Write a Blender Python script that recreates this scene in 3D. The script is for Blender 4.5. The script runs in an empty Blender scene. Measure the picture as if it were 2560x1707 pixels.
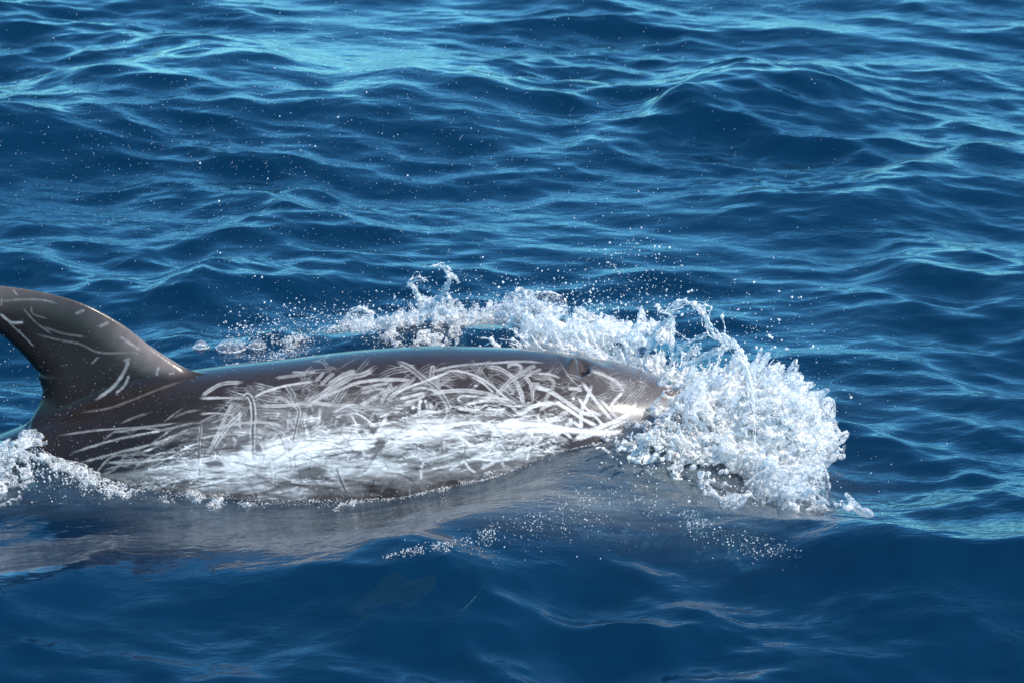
import bpy, math, random
import numpy as np
from mathutils import Vector

rng = np.random.default_rng(7)
random.seed(7)
SC = bpy.context.scene
COL = SC.collection

# ------------------------------------------------------------------ camera, sky, sun, exposure
PITCH = math.radians(18.0)
DIST = 14.0
FRAME_W = 3.2                       # metres across the frame at the dolphin
TZ = 0.416
CAM = np.array([0.0, -DIST * math.cos(PITCH), TZ + DIST * math.sin(PITCH)])
cam_data = bpy.data.cameras.new('camera')
cam = bpy.data.objects.new('camera', cam_data)
COL.objects.link(cam)
cam.location = CAM
cam.rotation_euler = (math.radians(90) - PITCH, 0, 0)
cam_data.sensor_width = 36.0
cam_data.lens = 36.0 * DIST / FRAME_W
cam_data.clip_start = 0.5
cam_data.clip_end = 8000.0
cam_data.dof.use_dof = True
cam_data.dof.focus_distance = DIST - 0.25
cam_data.dof.aperture_fstop = 9.0
SC.camera = cam

SUN_DIR = Vector((0.50, -0.36, 0.80)).normalized()
sun_el = math.asin(SUN_DIR.z)
sun_az = math.atan2(SUN_DIR.x, SUN_DIR.y)
world = bpy.data.worlds.new('World')
SC.world = world
world.use_nodes = True
wn = world.node_tree
wn.nodes.clear()
sky = wn.nodes.new('ShaderNodeTexSky')
sky.sky_type = 'NISHITA'
sky.sun_disc = False
sky.sun_elevation = sun_el
sky.sun_rotation = sun_az
sky.air_density = 1.0
sky.dust_density = 0.0
sky.ozone_density = 5.0
sky.altitude = 1500.0
bg = wn.nodes.new('ShaderNodeBackground')
bg.inputs['Strength'].default_value = 0.15
wo = wn.nodes.new('ShaderNodeOutputWorld')
tint = wn.nodes.new('ShaderNodeVectorMath')
tint.operation = 'MULTIPLY'
tint.inputs[1].default_value = (0.44, 1.0, 1.09)
wn.links.new(sky.outputs[0], tint.inputs[0])
wn.links.new(tint.outputs[0], bg.inputs[0])
wn.links.new(bg.outputs[0], wo.inputs[0])

sun_data = bpy.data.lights.new('sun', 'SUN')
sun_data.energy = 3.85
sun_data.angle = math.radians(0.5)
sun_data.color = (1.0, 0.895, 0.765)
sun = bpy.data.objects.new('sun', sun_data)
COL.objects.link(sun)
sun.rotation_euler = SUN_DIR.to_track_quat('Z', 'Y').to_euler()

SC.view_settings.view_transform = 'Standard'
SC.view_settings.look = 'None'
SC.view_settings.gamma = 1.0
SC.view_settings.use_curve_mapping = False
SC.view_settings.exposure = 0.76
SC.render.engine = 'CYCLES'
SC.cycles.max_bounces = 14
SC.cycles.diffuse_bounces = 8
SC.cycles.transmission_bounces = 10
SC.cycles.transparent_max_bounces = 24
SC.cycles.caustics_reflective = False
SC.cycles.caustics_refractive = False
SC.cycles.sample_clamp_indirect = 6.0
SC.cycles.use_denoising = True

# ------------------------------------------------------------------ helpers
CF = np.array([0.0, math.cos(PITCH), -math.sin(PITCH)])
CU = np.array([0.0, math.sin(PITCH), math.cos(PITCH)])
PXM = FRAME_W / 1024.0


def ray(u, v):
    return CF * DIST + np.array([1.0, 0, 0]) * (u - 512) * PXM - CU * (v - 341) * PXM


def at_z(u, v, z=0.0):
    d = ray(u, v)
    t = (z - CAM[2]) / d[2]
    return CAM + d * t


def at_y(u, v, y=0.0):
    d = ray(u, v)
    t = (y - CAM[1]) / d[1]
    return CAM + d * t


def side_uv(P):
    """side-on layout coordinates of points (N,3)"""
    Q = P - CAM
    dep = Q @ CF
    return 512 + Q[:, 0] / dep * DIST / PXM, 341 - (Q @ CU) / dep * DIST / PXM


def link_mesh(name, V, F, mat, parent=None, smooth=True):
    V = np.ascontiguousarray(V, dtype=np.float32)
    F = np.ascontiguousarray(F, dtype=np.int32)
    me = bpy.data.meshes.new(name)
    n, k = F.shape
    me.vertices.add(len(V))
    me.vertices.foreach_set('co', V.ravel())
    me.loops.add(n * k)
    me.loops.foreach_set('vertex_index', F.ravel())
    me.polygons.add(n)
    me.polygons.foreach_set('loop_start', np.arange(0, n * k, k, dtype=np.int32))
    if smooth:
        me.polygons.foreach_set('use_smooth', np.ones(n, dtype=bool))
    me.update(calc_edges=True)
    me.materials.append(mat)
    ob = bpy.data.objects.new(name, me)
    COL.objects.link(ob)
    if parent is not None:
        ob.parent = parent
    return ob


def tag(o, label=None, cat=None, group=None, kind=None):
    if label: o['label'] = label
    if cat: o['category'] = cat
    if group: o['group'] = group
    if kind: o['kind'] = kind
    return o


def smooth01(t):
    t = np.clip(t, 0, 1)
    return t * t * (3 - 2 * t)


def pchip(xs, ys, x):
    xs = np.asarray(xs, float); ys = np.asarray(ys, float)
    h = np.diff(xs); d = np.diff(ys) / h
    m = np.zeros(len(xs))
    m[0], m[-1] = d[0], d[-1]
    for i in range(1, len(xs) - 1):
        m[i] = 0 if d[i - 1] * d[i] <= 0 else 2 * d[i - 1] * d[i] / (d[i - 1] + d[i])
    x = np.clip(x, xs[0], xs[-1])
    k = np.clip(np.searchsorted(xs, x) - 1, 0, len(xs) - 2)
    t = (x - xs[k]) / h[k]
    return ((2 * t**3 - 3 * t**2 + 1) * ys[k] + (t**3 - 2 * t**2 + t) * h[k] * m[k]
            + (-2 * t**3 + 3 * t**2) * ys[k + 1] + (t**3 - t**2) * h[k] * m[k + 1])


def catmull(pts, n):
    P = np.asarray(pts, float)
    if len(P) == 2:
        return P[0] + (P[1] - P[0]) * np.linspace(0, 1, n)[:, None]
    Q = np.vstack([2 * P[0] - P[1], P, 2 * P[-1] - P[-2]])
    t = np.linspace(0, len(P) - 1 - 1e-6, n)
    i = t.astype(int); f = (t - i)[:, None]
    a, b, c, d = Q[i], Q[i + 1], Q[i + 2], Q[i + 3]
    return 0.5 * (2 * b + (c - a) * f + (2 * a - 5 * b + 4 * c - d) * f**2 + (3 * b - a - 3 * c + d) * f**3)


def bilinear(T, fx, fy):
    """periodic bilinear lookup, T[ix, iy]"""
    n, m = T.shape
    ix = np.floor(fx).astype(np.int64); iy = np.floor(fy).astype(np.int64)
    ax = (fx - ix).astype(np.float32); ay = (fy - iy).astype(np.float32)
    i0 = ix % n; i1 = (ix + 1) % n; j0 = iy % m; j1 = (iy + 1) % m
    return (T[i0, j0] * (1 - ax) * (1 - ay) + T[i1, j0] * ax * (1 - ay)
            + T[i0, j1] * (1 - ax) * ay + T[i1, j1] * ax * ay)


def noise3(shape, scale, seed, power=1.5):
    """smooth periodic 3-D noise, unit variance; scale = feature size in cells"""
    r = np.random.default_rng(seed)
    N = r.standard_normal(shape).astype(np.float32)
    K = np.fft.rfftn(N)
    kx = np.fft.fftfreq(shape[0])[:, None, None]
    ky = np.fft.fftfreq(shape[1])[None, :, None]
    kz = np.fft.rfftfreq(shape[2])[None, None, :]
    k2 = (kx**2 + ky**2 + kz**2) * scale * scale
    K *= np.exp(-k2 * 4.0)
    out = np.fft.irfftn(K, s=shape).astype(np.float32)
    return (out - out.mean()) / out.std()


def trilinear(T, x, y, z):
    n, m, l = T.shape
    i = np.floor(x).astype(np.int32); j = np.floor(y).astype(np.int32); k = np.floor(z).astype(np.int32)
    a = (x - i).astype(np.float32); b = (y - j).astype(np.float32); c = (z - k).astype(np.float32)
    i0, i1, j0, j1, k0, k1 = i % n, (i + 1) % n, j % m, (j + 1) % m, k % l, (k + 1) % l
    return ((T[i0, j0, k0] * (1 - a) + T[i1, j0, k0] * a) * (1 - b) * (1 - c)
            + (T[i0, j1, k0] * (1 - a) + T[i1, j1, k0] * a) * b * (1 - c)
            + (T[i0, j0, k1] * (1 - a) + T[i1, j0, k1] * a) * (1 - b) * c
            + (T[i0, j1, k1] * (1 - a) + T[i1, j1, k1] * a) * b * c)


def surface_nets(F, xs, ys, zs):
    """quads of the surface F = 0 (F > 0 inside) on a possibly uneven grid"""
    ins = F > 0
    nx, ny, nz = F.shape
    cnt = np.zeros((nx - 1, ny - 1, nz - 1), dtype=np.int8)
    for a in (0, 1):
        for b in (0, 1):
            for c in (0, 1):
                cnt += ins[a:nx - 1 + a, b:ny - 1 + b, c:nz - 1 + c]
    act = (cnt > 0) & (cnt < 8)
    I, J, K = np.nonzero(act)
    idx = np.full(act.shape, -1, dtype=np.int32)
    idx[I, J, K] = np.arange(len(I), dtype=np.int32)
    cs = {}
    for a in (0, 1):
        for b in (0, 1):
            for c in (0, 1):
                cs[a, b, c] = (F[I + a, J + b, K + c].astype(np.float64))
    X = [xs[I], xs[I + 1]]; Y = [ys[J], ys[J + 1]]; Z = [zs[K], zs[K + 1]]
    acc = np.zeros((len(I), 3)); num = np.zeros(len(I))
    for ax in range(3):
        for b in (0, 1):
            for c in (0, 1):
                p = [b, c]; p.insert(ax, 0); q = [b, c]; q.insert(ax, 1)
                f0, f1 = cs[tuple(p)], cs[tuple(q)]
                cr = (f0 > 0) != (f1 > 0)
                t = np.where(cr, f0 / np.where(cr, f0 - f1, 1), 0)
                pos = []
                for m_, A in enumerate((X, Y, Z)):
                    pos.append(A[p[m_]] + (A[q[m_]] - A[p[m_]]) * t if m_ == ax else A[p[m_]])
                for m_ in range(3):
                    acc[:, m_] += np.where(cr, pos[m_], 0)
                num += cr
    V = acc / num[:, None]
    quads = []
    for ax in range(3):
        s0 = [slice(1, -1)] * 3; s1 = [slice(1, -1)] * 3
        s0[ax] = slice(0, -1); s1[ax] = slice(1, None)
        A, B = ins[tuple(s0)], ins[tuple(s1)]
        e = np.nonzero(A != B)
        flip = A[e]
        base = [e[0].copy(), e[1].copy(), e[2].copy()]
        o1, o2 = [(1, 2), (2, 0), (0, 1)][ax]
        for m_ in range(3):
            if m_ != ax: base[m_] = base[m_] + 1
        def cell(d1, d2):
            q = [base[0], base[1], base[2]]
            q[o1] = q[o1] - d1; q[o2] = q[o2] - d2
            return idx[q[0], q[1], q[2]]
        a, b, c, d = cell(1, 1), cell(0, 1), cell(0, 0), cell(1, 0)
        Q = np.stack([a, b, c, d], 1)
        Q[~flip] = Q[~flip][:, ::-1]
        quads.append(Q)
    Q = np.vstack(quads)
    return V, Q[(Q >= 0).all(1)]


# ------------------------------------------------------------------ materials
def new_mat(name):
    m = bpy.data.materials.new(name)
    m.use_nodes = True
    nt = m.node_tree
    nt.nodes.clear()
    return m, nt


def N(nt, t, **kw):
    n = nt.nodes.new(t)
    for k, v in kw.items():
        if k in n.inputs:
            n.inputs[k].default_value = v
        else:
            setattr(n, k, v)
    return n


def water_material():
    m, nt = new_mat('sea_water')
    L = nt.links.new
    geo = N(nt, 'ShaderNodeNewGeometry')
    mp = N(nt, 'ShaderNodeMapping')
    mp.inputs['Scale'].default_value = (0.65, 1.1, 1.0)
    L(geo.outputs['Position'], mp.inputs['Vector'])
    n1 = N(nt, 'ShaderNodeTexNoise', Scale=16.0, Detail=3.0, Roughness=0.5)
    n1.inputs['Distortion'].default_value = 0.6
    n2 = N(nt, 'ShaderNodeTexNoise', Scale=55.0, Detail=2.0, Roughness=0.5)
    L(mp.outputs[0], n1.inputs['Vector']); L(mp.outputs[0], n2.inputs['Vector'])
    big = N(nt, 'ShaderNodeTexNoise', Scale=0.9, Detail=2.0)
    L(geo.outputs['Position'], big.inputs['Vector'])
    mr = N(nt, 'ShaderNodeMapRange')
    mr.inputs['From Min'].default_value = 0.40; mr.inputs['From Max'].default_value = 0.62
    L(big.outputs['Fac'], mr.inputs['Value'])
    mul = N(nt, 'ShaderNodeMath', operation='MULTIPLY'); L(n2.outputs['Fac'], mul.inputs[0]); L(mr.outputs[0], mul.inputs[1])
    mul2 = N(nt, 'ShaderNodeMath', operation='MULTIPLY'); L(mul.outputs[0], mul2.inputs[0]); mul2.inputs[1].default_value = 0.62
    add = N(nt, 'ShaderNodeMath', operation='ADD'); L(n1.outputs['Fac'], add.inputs[0]); L(mul2.outputs[0], add.inputs[1])
    bump = N(nt, 'ShaderNodeBump', Strength=0.32, Distance=0.012)
    L(add.outputs[0], bump.inputs['Height'])
    dif = N(nt, 'ShaderNodeBsdfDiffuse', Color=(0.0, 0.0215, 0.058, 1))
    tr = N(nt, 'ShaderNodeBsdfTransparent', Color=(0.34, 0.62, 0.74, 1))
    body = N(nt, 'ShaderNodeMixShader'); body.inputs[0].default_value = 0.45
    L(dif.outputs[0], body.inputs[1]); L(tr.outputs[0], body.inputs[2])
    ba = N(nt, 'ShaderNodeAttribute', attribute_name='bubbles')  # bubbly water, and the flank's reflection painted in as grey
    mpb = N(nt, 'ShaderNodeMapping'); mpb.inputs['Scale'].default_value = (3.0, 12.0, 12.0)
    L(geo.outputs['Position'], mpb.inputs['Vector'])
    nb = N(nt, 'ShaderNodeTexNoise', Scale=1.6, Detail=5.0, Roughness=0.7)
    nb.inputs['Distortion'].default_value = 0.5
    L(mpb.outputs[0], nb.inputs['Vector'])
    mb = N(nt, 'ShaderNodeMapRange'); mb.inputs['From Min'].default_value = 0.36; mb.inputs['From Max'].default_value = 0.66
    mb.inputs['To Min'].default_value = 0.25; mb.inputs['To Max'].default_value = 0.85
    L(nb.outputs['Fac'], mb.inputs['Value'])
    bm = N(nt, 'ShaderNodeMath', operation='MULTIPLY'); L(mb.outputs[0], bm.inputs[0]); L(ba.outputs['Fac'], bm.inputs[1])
    milky_reflect = N(nt, 'ShaderNodeBsdfDiffuse', Color=(0.118, 0.142, 0.148, 1))  # grey for aerated water and for the painted reflection of the dolphin
    aer_reflect = N(nt, 'ShaderNodeMixShader')
    L(bm.outputs[0], aer_reflect.inputs[0]); L(body.outputs[0], aer_reflect.inputs[1]); L(milky_reflect.outputs[0], aer_reflect.inputs[2])
    gl = N(nt, 'ShaderNodeBsdfGlossy', Color=(1, 1, 1, 1), Roughness=0.10)
    fr = N(nt, 'ShaderNodeFresnel', IOR=1.50)
    L(bump.outputs[0], gl.inputs['Normal']); L(bump.outputs[0], fr.inputs['Normal'])
    mix = N(nt, 'ShaderNodeMixShader')
    L(fr.outputs[0], mix.inputs[0]); L(aer_reflect.outputs[0], mix.inputs[1]); L(gl.outputs[0], mix.inputs[2])
    out = N(nt, 'ShaderNodeOutputMaterial')
    L(mix.outputs[0], out.inputs[0])
    return m


def depth_material():
    m, nt = new_mat('deep_water')
    d = N(nt, 'ShaderNodeBsdfDiffuse', Color=(0.0, 0.023, 0.064, 1))
    out = N(nt, 'ShaderNodeOutputMaterial'); nt.links.new(d.outputs[0], out.inputs[0])
    return m


def skin_material():
    m, nt = new_mat('wet_dolphin_skin')
    L = nt.links.new
    at = N(nt, 'ShaderNodeAttribute', attribute_name='skin')
    geo = N(nt, 'ShaderNodeTexCoord')
    nz = N(nt, 'ShaderNodeTexNoise', Scale=38.0, Detail=5.0, Roughness=0.62)
    L(geo.outputs['Object'], nz.inputs['Vector'])
    mr = N(nt, 'ShaderNodeMapRange'); mr.inputs['To Min'].default_value = 0.72; mr.inputs['To Max'].default_value = 1.28
    L(nz.outputs['Fac'], mr.inputs['Value'])
    mx = N(nt, 'ShaderNodeVectorMath', operation='SCALE')
    L(at.outputs['Color'], mx.inputs[0]); L(mr.outputs[0], mx.inputs['Scale'])
    p = N(nt, 'ShaderNodeBsdfPrincipled', Roughness=0.19, IOR=1.31)
    L(mx.outputs[0], p.inputs['Base Color'])
    p.inputs['Coat Weight'].default_value = 0.0
    p.inputs['Coat Roughness'].default_value = 0.12
    bump = N(nt, 'ShaderNodeBump', Strength=0.12, Distance=0.003)
    n2 = N(nt, 'ShaderNodeTexNoise', Scale=90.0, Detail=3.0)
    L(geo.outputs['Object'], n2.inputs['Vector'])
    L(n2.outputs['Fac'], bump.inputs['Height']); L(bump.outputs[0], p.inputs['Normal'])
    out = N(nt, 'ShaderNodeOutputMaterial'); L(p.outputs[0], out.inputs[0])
    return m


M_WATER = water_material()
M_DEEP = depth_material()
M_SKIN = skin_material()

# ------------------------------------------------------------------ the sea
TILE, TN = 16.0, 2048


def wave_tile(seed):
    r = np.random.default_rng(seed)
    w = r.standard_normal((TN, TN)).astype(np.float32)
    K = np.fft.rfft2(w)
    kx = np.fft.fftfreq(TN, TILE / TN)[:, None] * 2 * np.pi
    ky = np.fft.rfftfreq(TN, TILE / TN)[None, :] * 2 * np.pi
    k = np.sqrt(kx**2 + ky**2); k[0, 0] = 1.0
    lam = 2 * np.pi / k
    th = np.arctan2(kx, ky)                       # 0 = crests run along x
    dirw = 0.34 + np.exp(-(np.sin(th - 0.25) / 0.70)**2)

    def band(l0, w_, slope):
        a = np.exp(-(np.log(lam / l0) / w_)**2)
        a[0, 0] = 0
        s = K * a * dirw
        sx = np.fft.irfft2(s * 1j * kx, s=(TN, TN)); sy = np.fft.irfft2(s * 1j * ky, s=(TN, TN))
        return s * (slope / math.sqrt(sx.var() + sy.var()))
    S = (band(1.9, 0.35, 0.050) + band(0.75, 0.40, 0.080) + band(0.36, 0.40, 0.092) + band(0.17, 0.35, 0.070) + band(0.08, 0.3, 0.040))
    H = np.fft.irfft2(S, s=(TN, TN)).astype(np.float32)
    DX = np.fft.irfft2(S * 1j * kx / k, s=(TN, TN)).astype(np.float32)
    DY = np.fft.irfft2(S * 1j * ky / k, s=(TN, TN)).astype(np.float32)
    return H, DX, DY


W_H, W_DX, W_DY = wave_tile(11)


def ridge(x, y, pts, amp, wf, wb, n=24):
    """height of a wave ridge along a crest polyline; wf = width on the camera side, wb = behind"""
    P = catmull(pts, n)
    if np.isscalar(amp): amp = [amp] * len(pts)
    A = np.interp(np.linspace(0, 1, n), np.linspace(0, 1, len(amp)), amp)
    xs = P[:, 0]
    yc = np.interp(x, xs, P[:, 1]); a = np.interp(x, xs, A)
    a = a * np.exp(-np.maximum(0, xs[0] - x)**2 / 0.12) * np.exp(-np.maximum(0, x - xs[-1])**2 / 0.12)
    d = y - yc
    return a * np.exp(-np.where(d < 0, d / wf, d / wb)**2)


def swell(x, y):
    h = np.zeros_like(x)
    h += SWELL(x, y)
    return h


def Pz(u, v, z=0.0):
    p = at_z(u, v, z)
    return (p[0], p[1])


RIDGES = [
    # crest of the bow wave on the camera side, right across the frame
    ([Pz(-120, 585, .0), Pz(40, 585, .0), Pz(200, 570, .0), Pz(330, 565, .02), Pz(400, 556, .03), Pz(480, 540, .05), Pz(566, 514, .07), Pz(640, 500, .09),
      Pz(700, 520, .07), Pz(770, 545, .05), Pz(827, 560, .04), Pz(930, 569, .04), Pz(1100, 566, .04)],
     [.0, .0, .015, .07, .115, .135, .14, .135, .12, .11, .11, .11, .11], 0.55, 0.45),
    ([Pz(-60, 604, .0), Pz(20, 596, .0), Pz(80, 582, .0), Pz(135, 562, .0)], [.05, .05, .05, .02], 0.22, 0.30),
    ([Pz(640, 500, .09), Pz(700, 520, .07), Pz(770, 545, .05), Pz(827, 560, .04), Pz(930, 570, .04), Pz(1120, 566, .04)], [.0, .0, .012, .04, .05, .05], 0.26, 0.15),
    ([Pz(700, 548, .0), Pz(790, 578, .0), Pz(900, 592, .0), Pz(1100, 598, .0)], [.0, .018, .02, .018], 0.10, 0.08),
    # bow wave on the far side
    ([Pz(120, 352, .0), Pz(195, 345, .05), Pz(300, 330, .12), Pz(400, 322, .15), Pz(520, 318, .15), Pz(600, 335, .12), Pz(700, 372, .08)],
     [.0, .06, .12, .16, .17, .15, .06], 0.34, 0.30),
    # swells behind
    ([Pz(-80, 130, .1), Pz(0, 115, .1), Pz(80, 92, .1), Pz(185, 72, .1), Pz(250, 80, .1), Pz(330, 96, .1), Pz(430, 110, .1)], [.08, .11, .13, .14, .12, .08, .03], 0.75, 0.85),
    ([Pz(330, 96, .08), Pz(400, 88, .08), Pz(470, 92, .08), Pz(560, 108, .08)], [.03, .10, .10, .03], 0.6, 0.5),
    ([Pz(640, 110, .08), Pz(700, 90, .08), Pz(760, 86, .08), Pz(830, 96, .08), Pz(930, 120, .08)], [.02, .07, .09, .07, .03], 0.8, 0.6),
    ([Pz(560, 150, .05), Pz(690, 105, .05), Pz(740, 92, .05)], [.02, .06, .05], 0.3, 0.25),
    ([Pz(800, 210, .05), Pz(900, 180, .05), Pz(980, 162, .05), Pz(1080, 175, .05)], [.02, .06, .07, .05], 0.4, 0.35),
    ([Pz(140, 300, .05), Pz(200, 284, .05), Pz(260, 292, .05)], [.02, .08, .03], 0.4, 0.3),
    ([Pz(850, 300, .05), Pz(920, 275, .05), Pz(1010, 282, .05), Pz(1100, 290, .05)], [.02, .07, .08, .06], 0.5, 0.4),
    ([Pz(-50, 265, .0), Pz(60, 240, .0), Pz(200, 225, .0)], [.03, .05, .02], 0.4, 0.5),
]


def SWELL(x, y):
    h = np.zeros_like(x)
    for pts, amp, wf, wb in RIDGES:
        h = h + ridge(x, y, pts, amp, wf, wb)
    # foreground falls towards the camera
    yc = -0.95
    h = h - 0.11 * smooth01((yc - y) / 1.3)
    # water heaped against the near side of the head
    h = h + 0.21 * np.exp(-((x - 0.54) / 0.24)**2 - ((y + 0.16) / 0.19)**2)
    h = h + 0.05 * np.exp(-((x - 0.15) / 0.30)**2 - ((y + 0.30) / 0.14)**2)
    # trough alongside the flank
    h = h - 0.02 * np.exp(-((x + 0.45) / 0.75)**2 - ((y + 0.38) / 0.26)**2) + 0.022 * np.exp(-((x - 0.05) / 0.40)**2 - ((y + 0.28) / 0.22)**2)
    # heaped water round the tail stock
    h = h + 0.10 * np.exp(-((x + 1.55) / 0.35)**2 - ((y + 0.15) / 0.25)**2)
    return h


def calm(x, y):
    """how much of the ripple field is left: the dolphin smooths the water beside it"""
    c = 1 - 0.72 * np.exp(-((x + 0.35) / 0.95)**4 - ((y + 0.55) / 0.40)**4)
    c = c * (1 + 0.60 * smooth01((-1.0 - y) / 0.3))
    return c * (1 - 0.5 * np.exp(-((x + 0.4) / 0.9)**4 - ((y - 0.7) / 0.35)**4))


RINGS = [(at_z(*p, 0)[:2], r) for p, r in (((598, 605), .035), ((805, 531), .05), ((845, 480), .05), ((868, 486), .04), ((310, 533), .06), ((258, 540), .07), ((240, 502), .05),
         ((290, 512), .04), ((215, 548), .05), ((160, 520), .05), ((60, 560), .05), ((205, 300), .05), ((240, 305), .05), ((400, 612), .04), ((70, 640), .04), ((470, 585), .04))]


PN = np.fft.irfft2(np.fft.rfft2(np.random.default_rng(3).standard_normal((256, 256))) * np.exp(-((np.fft.fftfreq(256)[:, None] * 20)**2 + (np.fft.rfftfreq(256)[None, :] * 20)**2) * 3), s=(256, 256))
PN = (PN / PN.std()).astype(np.float32)        # gusts: ripples stronger here, weaker there


def water_h(x, y, disp=False, fade=1.0):
    fx = x / TILE * TN; fy = y / TILE * TN
    c = calm(x, y) * fade * np.clip(1 + 0.28 * bilinear(PN, x * 22 + 50, y * 16 + 90), .35, 1.7)
    h = swell(x, y) + bilinear(W_H, fx, fy) * c
    for (cx, cy), r in RINGS:
        d = np.sqrt((x - cx)**2 + (y - cy)**2)
        h = h + 0.0022 * np.cos((d - r) * 2 * np.pi / 0.028) * np.exp(-((d - r) / 0.022)**2)
    if disp:
        return h, bilinear(W_DX, fx, fy) * c, bilinear(W_DY, fx, fy) * c
    return h


def spaced(lo, hi, step, far, grow):
    a = list(np.arange(lo, hi + step / 2, step))
    s = step; v = a[-1]
    while v < far:
        s *= grow; v += s; a.append(v)
    s = step; v = a[0]; b = []
    while v > -far:
        s *= grow; v -= s; b.append(v)
    return np.array(b[::-1] + a)


gx = spaced(-2.9, 2.9, 0.0098, 3500.0, 1.16)
gy = spaced(-3.2, 6.0, 0.0140, 3500.0, 1.16)
GX, GY = np.meshgrid(gx, gy, indexing='ij')
stepx = np.gradient(gx)[:, None]; stepy = np.gradient(gy)[None, :]
fade = 1 - smooth01((np.maximum(stepx, stepy) - 0.05) / 0.4)
hh, ddx, ddy = water_h(GX.ravel(), GY.ravel(), True, fade.ravel())
CH = 0.7
V = np.stack([GX.ravel() - ddx * -CH, GY.ravel() - ddy * -CH, hh], 1)
nx, ny = len(gx), len(gy)
ii = (np.arange(nx - 1)[:, None] * ny + np.arange(ny - 1)[None, :]).ravel()
F = np.stack([ii, ii + ny, ii + ny + 1, ii + 1], 1)
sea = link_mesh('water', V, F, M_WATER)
tag(sea, 'deep blue rippled sea with long swells around the dolphin', kind='structure')
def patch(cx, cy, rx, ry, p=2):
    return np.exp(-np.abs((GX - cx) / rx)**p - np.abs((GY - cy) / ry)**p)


bub_reflect = 0.80 * patch(-.22, -.55, .72, .26, 3) + 0.3 * patch(-1.40, -.34, .45, .11, 3) + 0.35 * patch(.10, -.60, .4, .22) + 0.60 * patch(.66, -.40, .36, .36) + 0.35 * patch(.1, .62, .7, .2)  # beside the flank: painted grey reflection; round splash and far foam: bubbles
bub_reflect = np.clip(bub_reflect, 0, 1).astype(np.float32)
at_ = sea.data.attributes.new('bubbles', 'FLOAT', 'POINT')  # carries the painted flank reflection as well as true bubbles
at_.data.foreach_set('value', bub_reflect.ravel())
D = 60.0
tag(link_mesh('deep_water', [(-D, -D, -1.3), (D, -D, -1.3), (D, D, -1.3), (-D, D, -1.3)], [(0, 1, 2, 3)], M_DEEP), 'dark blue depths under the surface', kind='structure')

# ------------------------------------------------------------------ the dolphin
ST_X = [-3.05, -2.8, -2.5, -2.1, -1.8, -1.6, -1.45, -1.25, -1.0, -.728, -.444, -.24, .006, .209, .331, .44, .50, .5375, .562, .575]
ST_T = [-.30, -.26, -.17, -.06, .03, .105, .17, .255, .306, .337, .370, .380, .375, .352, .331, .296, .273, .251, .234, .214]
ST_B = [-.34, -.34, -.32, -.30, -.29, -.28, -.27, -.27, -.26, -.26, -.26, -.26, -.25, -.21, -.17, -.11, -.06, -.01, .03, .08]
ST_R = [.03, .05, .08, .13, .17, .195, .215, .245, .275, .295, .310, .312, .305, .272, .244, .208, .182, .156, .130, .085]


SE = 2.35                                 # the cross-section is a little boxier than an ellipse


def fin_outline():
    px = [(215, 392), (196, 374), (174, 361), (148, 344), (122, 324), (87, 305), (52, 294), (20, 288), (0, 286), (-25, 288), (-50, 296), (-66, 311),
          (-45, 314), (-20, 322), (0, 333), (22, 353), (35, 368), (39.5, 371), (38.5, 376), (42.5, 389), (40, 402), (30, 420), (30, 450), (215, 450)]
    return np.array([at_y(u, v, 0.0)[[0, 2]] for u, v in px])


def poly_sd(X, Z, P):
    """signed distance, positive inside"""
    d = np.full(X.shape, 1e9); ins = np.zeros(X.shape, bool)
    n = len(P)
    for i in range(n):
        a, b = P[i], P[(i + 1) % n]
        e = b - a
        t = np.clip(((X - a[0]) * e[0] + (Z - a[1]) * e[1]) / (e @ e), 0, 1)
        d = np.minimum(d, np.hypot(X - a[0] - e[0] * t, Z - a[1] - e[1] * t))
        c = ((a[1] > Z) != (b[1] > Z)) & (X < (b[0] - a[0]) * (Z - a[1]) / (b[1] - a[1] + 1e-12) + a[0])
        ins ^= c
    return np.where(ins, d, -d)


FIN = fin_outline()
FIN = np.vstack([catmull(FIN[:22], 130), FIN[22:]])


def smax(a, b, k):
    h = np.clip(0.5 + 0.5 * (a - b) / k, 0, 1)
    return b + (a - b) * h + k * h * (1 - h)


def dolphin_field(x, y, z):
    """x (a,1,1) y (1,b,1) z (1,1,c); > 0 inside"""
    xf = x.ravel()
    T = pchip(ST_X, ST_T, xf)[:, None, None]; B = pchip(ST_X, ST_B, xf)[:, None, None]; R = pchip(ST_X, ST_R, xf)[:, None, None]
    zc = (T + B) / 2 - 0.02 * smooth01((xf + 0.6) / 0.8)[:, None, None] * 0
    rz = (T - B) / 2
    over = np.maximum(0, xf - ST_X[-1])[:, None, None] + np.maximum(0, ST_X[0] - xf)[:, None, None]
    yy = y * (1 + 0.10 * np.clip((z - zc) / rz, -1, 1))
    q = (np.abs(yy / R)**SE + np.abs((z - zc) / rz)**SE)**(1 / SE)
    f = (1 - q) * np.minimum(R, rz) - over
    return f.astype(np.float32)


def add_fin(f, xs, ys, zs):
    ix = np.where((xs > -1.80) & (xs < -0.80))[0]; iz = np.where(zs > 0.0)[0]; iy = np.where(np.abs(ys) < 0.16)[0]
    X, Z = np.meshgrid(xs[ix], zs[iz], indexing='ij')
    sd = poly_sd(X, Z, FIN)
    tmax = 0.012 + 0.036 * smooth01((0.62 - Z) / 0.5)
    th = np.where(sd > 0, tmax * np.sqrt(np.clip(1 - (1 - np.clip(sd / 0.085, 0, 1))**2, 0, 1)), sd * 0.8)
    g = th[:, None, :] - np.abs(ys[iy])[None, :, None]
    sub = np.ix_(ix, iy, iz)
    f[sub] = smax(f[sub], g.astype(np.float32), 0.03)


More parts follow.
